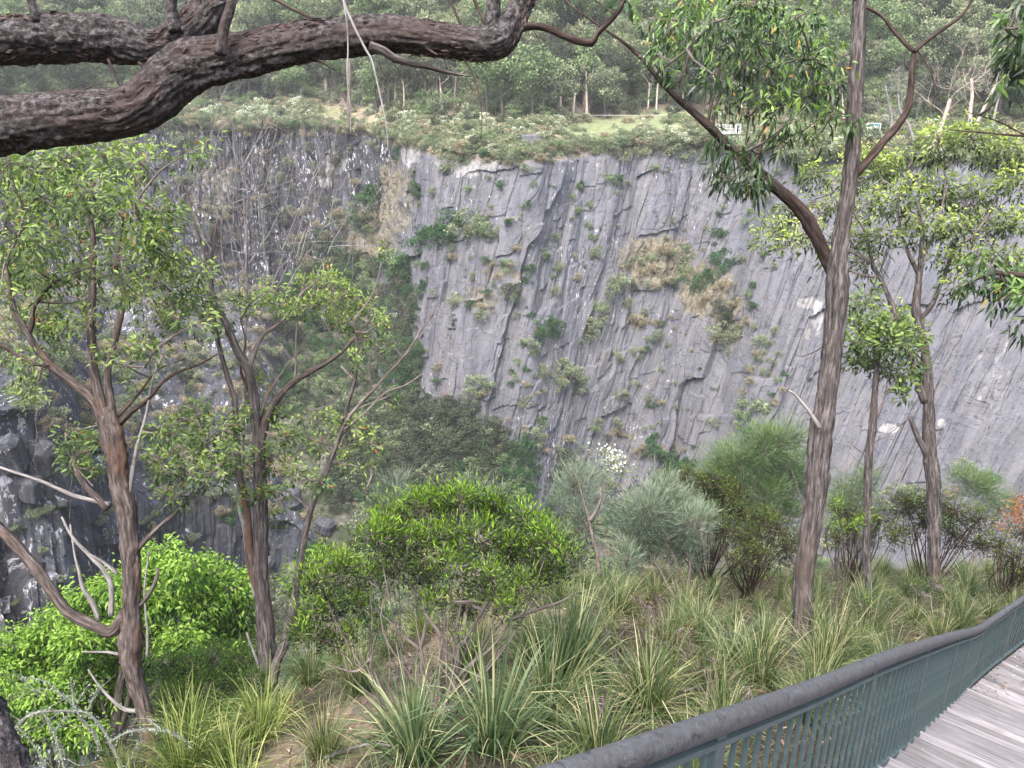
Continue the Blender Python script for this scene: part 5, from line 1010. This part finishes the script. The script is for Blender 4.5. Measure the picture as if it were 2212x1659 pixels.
for it in ((810, 430, 40, 'creeper', 'large creeper patch at the top of the gully left of the grey face'), (775, 468, 28, 'creeper'), (895, 400, 18, 'creeper'), (940, 505, 38, 'creeper', 'broad creeper patch on the upper left of the grey face'), (905, 520, 30, 'creeper'), (975, 490, 32, 'creeper'), (1010, 485, 36, 'far'), (1040, 480, 22, 'green'), (1045, 560, 14, 'creeper'), (860, 600, 30, 'creeper'), (905, 620, 22, 'creeper'), (850, 560, 28, 'green'),
    (895, 800, 26, 'creeper'), (905, 760, 22, 'creeper'), (865, 735, 26, 'green', 'round bright green shrub at the left edge of the grey face'), (890, 840, 24, 'creeper'), (1545, 510, 20, 'creeper'), (1548, 545, 26, 'creeper'), (1560, 575, 20, 'creeper'), (1510, 600, 28, 'creeper', 'creeper patch at the lower end of the straw ledge on the right of the face'), (1480, 545, 20, 'far'), (1455, 600, 20, 'creeper'), (1475, 585, 18, 'green'),
    (1622, 655, 16, 'creeper'), (1612, 638, 10, 'green'), (1195, 695, 24, 'creeper'), (1170, 715, 24, 'creeper', 'creeper patch in the middle of the grey face'), (1150, 735, 18, 'far'), (1205, 725, 18, 'creeper'), (1150, 580, 14, 'creeper'), (1145, 600, 12, 'creeper'), (1204, 312, 12, 'creeper'), (1200, 330, 8, 'creeper'), (1255, 395, 12, 'creeper'), (1260, 405, 8, 'green'), (1280, 440, 8, 'green'), (1275, 480, 9, 'green'), (1287, 508, 9, 'green'),
    (1115, 780, 10, 'green'), (1102, 800, 8, 'creeper'), (1420, 965, 30, 'creeper'), (1450, 990, 32, 'creeper', 'wide creeper patch at the foot of the grey face above the feathery shrubs'), (1480, 1000, 28, 'creeper'), (1060, 1000, 34, 'green'), (1095, 1020, 34, 'creeper'), (1075, 1045, 32, 'green', 'bright green creeper bank at the lower left foot of the grey face'), (1130, 1050, 28, 'creeper'), (1045, 960, 24, 'creeper'), (1110, 1060, 28, 'green'),
    (1230, 990, 28, 'dark'), (1210, 1010, 24, 'dark'), (1612, 880, 28, 'green', 'rounded shrub with cream flowers low on the right of the grey face'), (1635, 875, 20, 'blossom'), (1600, 905, 20, 'green'), (880, 878, 9, 'green'), (1030, 830, 26, 'far'), (1015, 850, 20, 'far'), (1232, 795, 30, 'far', 'large grey-green shrub growing from a crack at the centre of the face'), (1245, 820, 24, 'far'), (1215, 815, 20, 'far'), (1178, 795, 16, 'far'), (1290, 690, 26, 'far'), (1300, 665, 20, 'green'), (1285, 710, 20, 'far'),
    (1130, 860, 16, 'far'), (1160, 945, 22, 'far'), (1175, 920, 16, 'far'), (1105, 628, 20, 'dark'), (1105, 645, 12, 'green'), (1090, 570, 14, 'green'), (1340, 600, 26, 'far'), (1370, 560, 16, 'far'), (1325, 625, 20, 'far'), (1365, 610, 16, 'dark'), (1560, 660, 24, 'dark'), (1550, 715, 26, 'far'), (1580, 720, 22, 'far'), (1640, 735, 20, 'far'), (1630, 755, 18, 'straw'), (1570, 690, 16, 'dark'), (1400, 550, 9, 'green'), (975, 648, 18, 'far'), (978, 630, 12, 'blossom'),
    (1035, 672, 20, 'far'), (1040, 655, 16, 'straw'), (1440, 368, 13, 'dark'), (1335, 915, 18, 'far'), (1250, 592, 16, 'straw'), (1210, 572, 14, 'far'), (1180, 545, 12, 'far'), (1320, 385, 14, 'green'), (1345, 930, 16, 'straw'), (1370, 690, 22, 'straw'), (1385, 700, 14, 'straw'), (1520, 640, 22, 'straw'), (1430, 535, 26, 'straw'), (1400, 575, 24, 'straw'), (1440, 610, 24, 'straw'), (1560, 620, 24, 'straw'), (1590, 650, 24, 'straw'), (1600, 700, 18, 'straw'),
    (1130, 360, 18, 'far'), (1095, 350, 14, 'straw'), (990, 330, 20, 'far'), (960, 350, 16, 'far'), (1180, 340, 16, 'far'), (1380, 320, 22, 'far'), (1350, 330, 20, 'pale'), (1440, 318, 22, 'far'), (852, 330, 14, 'creeper'), (1530, 330, 18, 'far'), (1600, 335, 20, 'creeper'), (1480, 325, 18, 'far'), (1420, 690, 14, 'straw'), (1240, 1020, 18, 'dark'), (1620, 800, 16, 'straw'), (1380, 975, 16, 'straw'), (1400, 940, 12, 'creeper'),
    (2080, 1000, 26, 'pale'), (2100, 1040, 28, 'pale'), (2150, 1060, 30, 'far'), (2060, 1060, 24, 'straw'), (2190, 1070, 26, 'pale'), (2140, 1030, 20, 'creeper'), (1900, 1070, 24, 'far'), (1940, 1060, 22, 'far')):
    far_shrub(it[0], it[1], it[2] * (1.35 if it[3] in ('creeper', 'green', 'far', 'dark') else 1.1), it[3], ON, it[4] if len(it) > 4 else None, .55 if it[3] in ('creeper', 'straw') else .8, 1.0)
def spread_shrubs(n, x0, x1, yf, rr, kinds, place, sy=.8, sz=.85, up=0., seed=0, ex=None):
    k = 0; t_ = 0
    while k < n and t_ < n * 6:
        t_ += 1; x_ = rnd.uniform(x0, x1); lo, hi = yf(x_); y_ = rnd.uniform(lo, hi)
        if ex and ex(x_, y_): continue
        kd = rnd.choice(kinds) if isinstance(kinds, list) else kinds(x_, y_); far_shrub(x_, y_, rnd.uniform(*rr), kd, place, None, sy, sz, up); k += 1
rimy = lambda x: np.interp(x, list(rim), list(rim.values()))
# along the rim and over the bench
spread_shrubs(95, 330, 2212, lambda x: (rimy(x) - 22, rimy(x) + 6), (14, 28), ['far', 'pale', 'blossom', 'green', 'far', 'pale', 'blossom', 'straw'], ('along the rim of the grey cliff', 'along the rim'), up=.35)
spread_shrubs(85, 380, 2212, lambda x: (rimy(x) - 62, rimy(x) - 20), (12, 26), lambda x, y: rnd.choice(['blossom', 'blossom', 'pale', 'green', 'far', 'dark']) if x < 1200 else rnd.choice(['pale', 'green', 'far', 'blossom']), ('on the grassy bench behind the cliff rim', 'on the bench'), up=.4, ex=lambda x, y: (1190 < x < 1360 and y > rimy(x) - 78 and y < rimy(x) - 24) or (690 < x < 800) or (1490 < x < 1640) or (x > 1360 and rnd.random() < .55))
spread_shrubs(70, 200, 2212, lambda x: (rimy(x) - 100, rimy(x) - 58), (14, 28), ['dark', 'far', 'green', 'dark', 'pale'], ('at the edge of the far forest', 'at the forest edge'), up=.5, ex=lambda x, y: (1230 < x < 1360) or (1490 < x < 1640))
# dark cliff, gully, ledges and talus
spread_shrubs(55, 0, 800, lambda x: (285, 540), (12, 26), ['far', 'dark', 'far', 'dark', 'straw', 'far'], ('hanging on the dark cliff at the left', 'on the dark cliff'), sz=1.1)
spread_shrubs(24, 620, 800, lambda x: (430, 620), (14, 26), ['straw', 'green', 'creeper', 'far', 'straw'], ('in the gully between the dark and grey cliffs', 'in the gully'))
spread_shrubs(45, 590, 880, lambda x: (560, 880), (20, 38), ['creeper', 'dark', 'creeper', 'far'], ('in the shaded gully behind the leaning sapling', 'in the lower gully'), up=.2)
spread_shrubs(95, 0, 600, lambda x: (560, 1010 if x > 150 else 870), (14, 30), ['far', 'dark', 'far', 'straw', 'dark', 'pale', 'straw'], ('on the ledges below the dark cliff', 'on the ledges'), up=.3)
spread_shrubs(60, 740, 1080, lambda x: (870 + max(0, x - 980) * .6, 1070), (26, 44), ['dark', 'dark', 'dark', 'far', 'dark'], ('in the thicket at the foot of the grey face', 'in the thicket'), up=.3)
spread_shrubs(75, 480, 1250, lambda x: (1060, 1420), (18, 34), ['dark', 'far', 'green', 'straw', 'dark', 'creeper'], ('on the gorge floor behind the near trees', 'on the gorge floor'), up=.25)
spread_shrubs(30, 0, 520, lambda x: (1020, 1330), (12, 24), ['far', 'dark', 'far'], ('on the lower dark rock wall at the left', 'on the lower wall'))
spread_shrubs(45, 1150, 2212, lambda x: (1040, 1230), (20, 34), ['far', 'pale', 'green', 'dark'], ('beyond the crest of the near bank', 'beyond the crest'), up=.35)

flush_shrubs(330)
# dense low growth on the gorge floor, the ledges and under the forest
def mass(name, V, n, kind, lo, hi, lift=.2):
    i = rng.choice(len(V), n); P = V[i] + rng.normal(size=(n, 3)) * [.6, .6, 0] + [0, 0, lift]; scatter(name, P, rng.uniform(lo, hi, n), SH[kind][rnd.randrange(3)])
G3 = np.stack([X, Y, Z], -1).reshape(-1, 3); G3 = G3[(Y - YC > 14).ravel() & (np.abs(X) < 90).ravel() & (Y < 118).ravel()]
for kd, n in (('dark', 900), ('far', 500), ('creeper', 250), ('straw', 350), ('green', 250)): mass('gorge_scrub', G3, n, kd, .7, 2.3)
S3 = SLV.reshape(-1, 3)
for kd, n in (('dark', 180), ('far', 240), ('straw', 260), ('green', 40)): mass('ledge_scrub', S3, n, kd, .4, 1.4)
F3 = HVf[(hw > 22.5) & (hw < 120) & (np.abs(HVf[:, 0]) < 200)]
for kd, n in (('dark', 800), ('far', 1700), ('green', 900), ('pale', 900)): mass('forest_understorey', F3, n, kd, .7, 2.2, .3)
def mass_px(name, n, x0, x1, yf, kind, lo, hi):
    P, S = [], []
    for _ in range(n):
        x_ = rnd.uniform(x0, x1); q = surf(x_, rnd.uniform(*yf(x_)))
        if q is not None: P.append(q + rng.normal(size=3) * .3); S.append(rnd.uniform(lo, hi))
    scatter(name, np.array(P), np.array(S), SH[kind][rnd.randrange(3)])
for kd, n in (('creeper', 190), ('dark', 150), ('green', 40)): mass_px('gully_creeper', n, 610, 900, lambda x: (500 + abs(x - 690) * .6, 900), kd, .6, 1.7)
mass_px('thicket', 150, 720, 1090, lambda x: (880 + max(0, x - 980) * .6, 1080), 'dark', 1.2, 2.2); mass_px('thicket', 60, 960, 1150, lambda x: (960, 1070), 'creeper', .8, 1.6); mass_px('thicket', 40, 1000, 1130, lambda x: (980, 1060), 'green', .6, 1.3)
for kd, n, a_, b_ in (('creeper', 60, .3, .8), ('green', 50, .3, .7), ('far', 110, .3, .9), ('straw', 90, .25, .7)): mass_px('crevice_growth', n, 860, 1700, lambda x: (330, 1000), kd, a_, b_)
for kd, n, a_, b_ in (('far', 60, .4, 1.2), ('dark', 60, .4, 1.3), ('straw', 50, .3, .9)): mass_px('crevice_growth', n, 0, 830, lambda x: (280, 640), kd, a_, b_)
B3 = HVf[(hw > .5) & (hw < 20) & (np.abs(HVf[:, 0]) < 200)]
LW = proj(B3)[0]; B3 = B3[((LW < 1200) & ~((LW > 690) & (LW < 830))) | (LW > 1520) | (rng.random(len(B3)) < .12)]
for kd, n in (('straw', 700), ('far', 420), ('pale', 420), ('blossom', 330), ('dark', 150)): mass('bench_scrub', B3, n, kd, .35, 1.5, .2)
R3 = HVf[(hw < 2.2) & (np.abs(HVf[:, 0]) < 150)]
for kd, n in (('straw', 330), ('far', 420), ('pale', 240), ('blossom', 90), ('creeper', 60)): mass('rim_scrub', R3, n, kd, .35, 1.3, 0)
# ------------------------------------------------------------------ boulders, viewing deck, sign, dead trees across the gorge
def boulder(px, py, w, h, label, mat='rock', dk=.3, lich=.35, seed=0, fl=.8):
    P = surf(px, py); _, _, d = proj(P); a = w * d / FPX; b = h * d / FPX; r = np.random.default_rng(seed)
    import bmesh
    bm_ = bmesh.new(); bmesh.ops.create_cube(bm_, size=2); bmesh.ops.bevel(bm_, geom=bm_.edges[:], offset=.35, segments=1, affect='EDGES'); bmesh.ops.subdivide_edges(bm_, edges=bm_.edges[:], cuts=3, use_grid_fill=True)
    for v in bm_.verts:
        q = np.array(v.co); k = 1 + .25 * float(fbm(q[0] * .9 + seed, q[1] * .9 + q[2] * .7, seed, 3)); v.co = Vector(q * k)
    me = bpy.data.meshes.new('boulder'); bm_.to_mesh(me); bm_.free(); n = len(me.vertices); co = np.empty(n * 3, np.float32); me.vertices.foreach_get('co', co); co = co.reshape(-1, 3)
    for k_, v_ in (('dark', dk), ('pale', .0), ('veg', .15), ('lich', lich), ('rust', .2)): put(me, k_, np.full(n, v_))
    putv(me, 'bark', co * 2 + seed); me.materials.append(M['rock']); o = bpy.data.objects.new('boulder', me); C.objects.link(o); o.location = P + [0, -a * .3, b * .3]; o.scale = (a, a * fl, b); o.rotation_euler = (r.uniform(-.3, .3), r.uniform(-.35, .35), r.uniform(-.6, .6)); tag(o, label, 'boulder')
boulder(628, 1075, 30, 20, 'angular lichen-spotted boulder seen between the twin-stemmed gum and the leaning sapling', seed=3)
boulder(578, 1225, 22, 30, 'tall grey boulder behind the twin-stemmed gum', dk=.5, seed=5); boulder(600, 1120, 12, 8, 'small pale boulder below the lichen-spotted one', seed=7)
boulder(695, 1265, 20, 10, 'low grey boulder in the grass right of the leaning sapling', dk=.4, seed=9); boulder(1140, 300, 22, 12, 'pale weathered outcrop boulder on the bench above the grey face', dk=0, seed=11); boulder(1158, 296, 12, 9, 'smaller outcrop boulder touching the pale one above the grey face', dk=0, seed=12)
boulder(30, 1000, 30, 50, 'upright lichen-white rock block at the left edge', dk=.75, seed=14); boulder(105, 1010, 24, 42, 'cracked lichen-white rock block beside the leftmost one', dk=.7, seed=15)
boulder(75, 1065, 26, 30, 'squat dark rock block below the lichen-white ones', dk=.7, seed=18); boulder(710, 1130, 20, 14, 'dark boulder on the gorge floor right of the leaning sapling', dk=.7, seed=19)
# viewing deck
P = surf(1570, 290); _, _, d = proj(P); dk_ = empty('viewing_deck', P + [0, -.5, .6], 'small timber lookout deck with pale mesh railing on the far cliff edge', 'viewing deck'); o3 = np.array(dk_.location)
mb = MB(); box(mb, o3, [1.45, 0, 0], [0, 1.1, 0], [0, 0, .09]); mb.build('platform', M['white'], dk_)
mb = MB(); box(mb, o3 + [0, -.02, -.25], [1.35, 0, 0], [0, .9, 0], [0, 0, .14]); mb.build('joist', M['timber'], dk_)
for x_, y_ in ((-1.4, -1.05), (-.7, -1.05), (0, -1.05), (.7, -1.05), (1.4, -1.05), (-1.4, 1.05), (1.4, 1.05)):
    mb = MB(); box(mb, o3 + [x_, y_, .5], [.035, 0, 0], [0, .035, 0], [0, 0, .6]); mb.build('post', M['white'], dk_)
for zz in (1.08, .18, .62):
    mb = MB(); box(mb, o3 + [0, -1.05, zz], [1.42, 0, 0], [0, .025, 0], [0, 0, .03])
    for sx in (-1.4, 1.4): box(mb, o3 + [sx, 0, zz + .002], [.025, 0, 0], [0, 1.02, 0], [0, 0, .03])
    mb.build('rail', M['white'], dk_)
mb = MB()
for k in range(28): box(mb, o3 + [-1.35 + k * .1, -1.052, .63], [.009, 0, 0], [0, .009, 0], [0, 0, .44])
mb.build('mesh_panel', M['white'], dk_, kind='stuff')
P = surf(1890, 292); sg = empty('information_sign', P, 'small pale-framed blue-grey information sign on legs across the gorge', 'sign'); o3 = np.array(sg.location)
mb = MB(); box(mb, o3 + [0, 0, 1.3], [.85, 0, 0], [0, .06, 0], [0, 0, .5]); mb.build('frame', M['white'], sg)
mb = MB(); box(mb, o3 + [0, -.075, 1.3], [.72, 0, 0], [0, .02, 0], [0, 0, .4]); mb.build('panel', M['sign'], sg)
for sx in (-.6, .6):
    mb = MB(); box(mb, o3 + [sx, .02, .4], [.05, 0, 0], [0, .05, 0], [0, 0, .5]); mb.build('leg', M['white'], sg)
wf = empty('wire_fence', surf(1180, 255), 'thin white wire fence crossing the grassy bench above the cliff', 'fence'); pr_ = []
for x_ in (1185, 1250, 1320, 1390, 1440): 
    q = surf(x_, 256); pr_.append(q + [0, 0, .9]); mb = MB(); box(mb, q + [0, 0, .4], [.03, 0, 0], [0, .03, 0], [0, 0, .5]); mb.build('post', M['pale_trunk'], wf)
mb = MB(); tube(mb, pr_, [.02] * 5, 4, 2, 0); mb.build('wire', M['white'], wf)
def far_dead(name, label, pts, r0, r1, mat, br=(), depth=3, L=2.6, group=None):
    P0 = surf(pts[0][0], pts[0][1]); _, _, t = proj(P0); T = Tree(name, label, 'dead tree' if mat != 'hilltrunk' else 'tree', P0, group)
    lb(pts, t, r0, r1, mat, T, 'trunk', 8, 0, step=.4)
    for (x_, y_, a_) in br: T.bare(W(x_, y_, t), (a_, rnd.uniform(-.5, .5), 1), L, .06, depth, .45)
    T.tw.T and None; T.done(None, M[mat]); return T
far_dead('dead_white_tree', 'bleached white dead tree with a fan of crooked twigs right of the forked ironbark', [(1922, 313), (1925, 280), (1926, 250), (1918, 215), (1913, 185)], 4, 1.5, 'dead', [(1925, 260, -.6), (1925, 255, .7), (1920, 225, -.5), (1918, 215, .4), (1913, 188, 0), (1925, 270, -1.2), (1926, 265, 1.2)])
far_dead('dead_white_tree', 'leaning bleached tree with crooked limbs between the white one and the tan trunks', [(1975, 310), (1965, 275), (1945, 240), (1940, 205)], 4, 1.5, 'dead', [(1965, 275, .5), (1950, 250, -.8), (1942, 225, .7), (1940, 205, 0)])
far_dead('tan_dead_tree', 'pale tan trunk leaning right with a wide bare crown, behind the right tree crowns', [(2008, 335), (2022, 300), (2040, 255), (2052, 215)], 6, 4, 'pale_trunk', [(2050, 220, -.8), (2052, 215, .2), (2052, 215, .9), (2040, 250, -1), (2046, 240, .9)], 3, 4)
far_dead('tan_dead_tree', 'upright pale tan trunk forking bare near the top right', [(2095, 275), (2096, 240), (2100, 205), (2098, 170)], 5, 3, 'pale_trunk', [(2099, 200, -.8), (2100, 180, .7), (2098, 170, 0), (2096, 230, -1)], 3, 3.5)
far_dead('tan_dead_tree', 'slanting tan trunk farthest right in the group of bare trees', [(2105, 278), (2125, 235), (2150, 185)], 4, 3, 'pale_trunk', [(2150, 185, .3), (2140, 205, -.6), (2150, 185, 1)], 2, 2.5)
far_dead('dead_white_tree', 'thin pale trunk at the far right behind the tree crowns', [(2142, 285), (2150, 240), (2160, 200)], 3, 2, 'dead', [(2160, 200, .3), (2155, 220, -.8)], 2, 2.5)
far_dead('dead_pole', 'straight bare white dead trunk standing at the edge of the green lawn', [(1278, 236), (1279, 190), (1282, 138)], 4, 1.5, 'dead', [])
for lab, pts, r0, br in (('grey-trunked gum with wide bare limbs at the forest edge left of the white pole', [(1179, 222), (1179, 180), (1176, 150), (1172, 125)], 6, [(1178, 150, -1.2), (1177, 150, 1.2), (1174, 135, -.5), (1174, 135, .8), (1172, 125, 0)]),
    ('straight slender gum trunk at the forest edge below the bough end', [(1085, 226), (1084, 180), (1082, 123)], 4.5, [(1083, 150, -.8), (1082, 130, .7)]),
    ('pale forked young gum at the forest edge under the bough', [(920, 205), (918, 180), (912, 160), (900, 140)], 4, [(918, 178, .8), (918, 178, -.8), (912, 160, .2)]),
    ('tall bare trunk standing at the cliff rim behind the hanging twigs', [(752, 282), (753, 220), (755, 150), (754, 70)], 5, [(754, 200, 1.2), (754, 220, -1), (755, 170, .8), (754, 130, -.6)]),
    ('slim grey trunk at the forest edge right of the lawn', [(1352, 222), (1354, 170), (1356, 110)], 4, [(1355, 150, .8)]), ('pair of thin trunks under the middle of the bough', [(862, 200), (858, 160), (856, 120)], 3, [(858, 150, -.6)]), ('slim trunk beside the pale forked young gum', [(878, 200), (876, 165), (875, 130)], 3, [(876, 150, .6)]), ('grey trunk in the shade behind the lawn edge', [(1312, 215), (1312, 170), (1310, 120)], 3, [(1312, 140, .7)])):
    far_dead('forest_edge_tree', lab, pts, r0, r0 * .5, 'hilltrunk', br, 2, 3.2)
for k in range(34):
    x_ = rnd.uniform(330, 1850); y_ = float(rimy(x_)) - rnd.uniform(62, 84); hgt = rnd.uniform(50, 100); dx_ = rnd.uniform(-8, 8)
    lab = place_label(rnd.choice(['slim pale trunk', 'slim grey trunk', 'thin bare trunk']), x_, y_)
    if lab: far_dead('forest_edge_tree', lab, [(x_, y_), (x_ + dx_ * .4, y_ - hgt * .5), (x_ + dx_, y_ - hgt)], rnd.uniform(2, 3.6), 1.2, 'pale_trunk' if k % 2 else 'hilltrunk', [(x_ + dx_ * .7, y_ - hgt * .7, .9), (x_ + dx_ * .9, y_ - hgt * .85, -.7)], 1, 2.6, 'slim trunks along the forest edge')
# ------------------------------------------------------------------ thin haze in the gorge
hm = bpy.data.materials.new('haze'); hm.use_nodes = True; nt = hm.node_tree; nt.nodes.remove(nt.nodes['Principled BSDF'])
pv = nt.nodes.new('ShaderNodeVolumePrincipled'); pv.inputs['Density'].default_value = .00035; pv.inputs['Color'].default_value = (.97, .98, 1.0, 1); nt.links.new(pv.outputs[0], nt.nodes['Material Output'].inputs['Volume'])
mb = MB(); top = float(HZ.max()) + 25; box(mb, [0, 150, (top - 70) / 2], [620, 0, 0], [0, 620, 0], [0, 0, (top + 70) / 2]); mb.build('haze', hm, None, False, 'stuff')
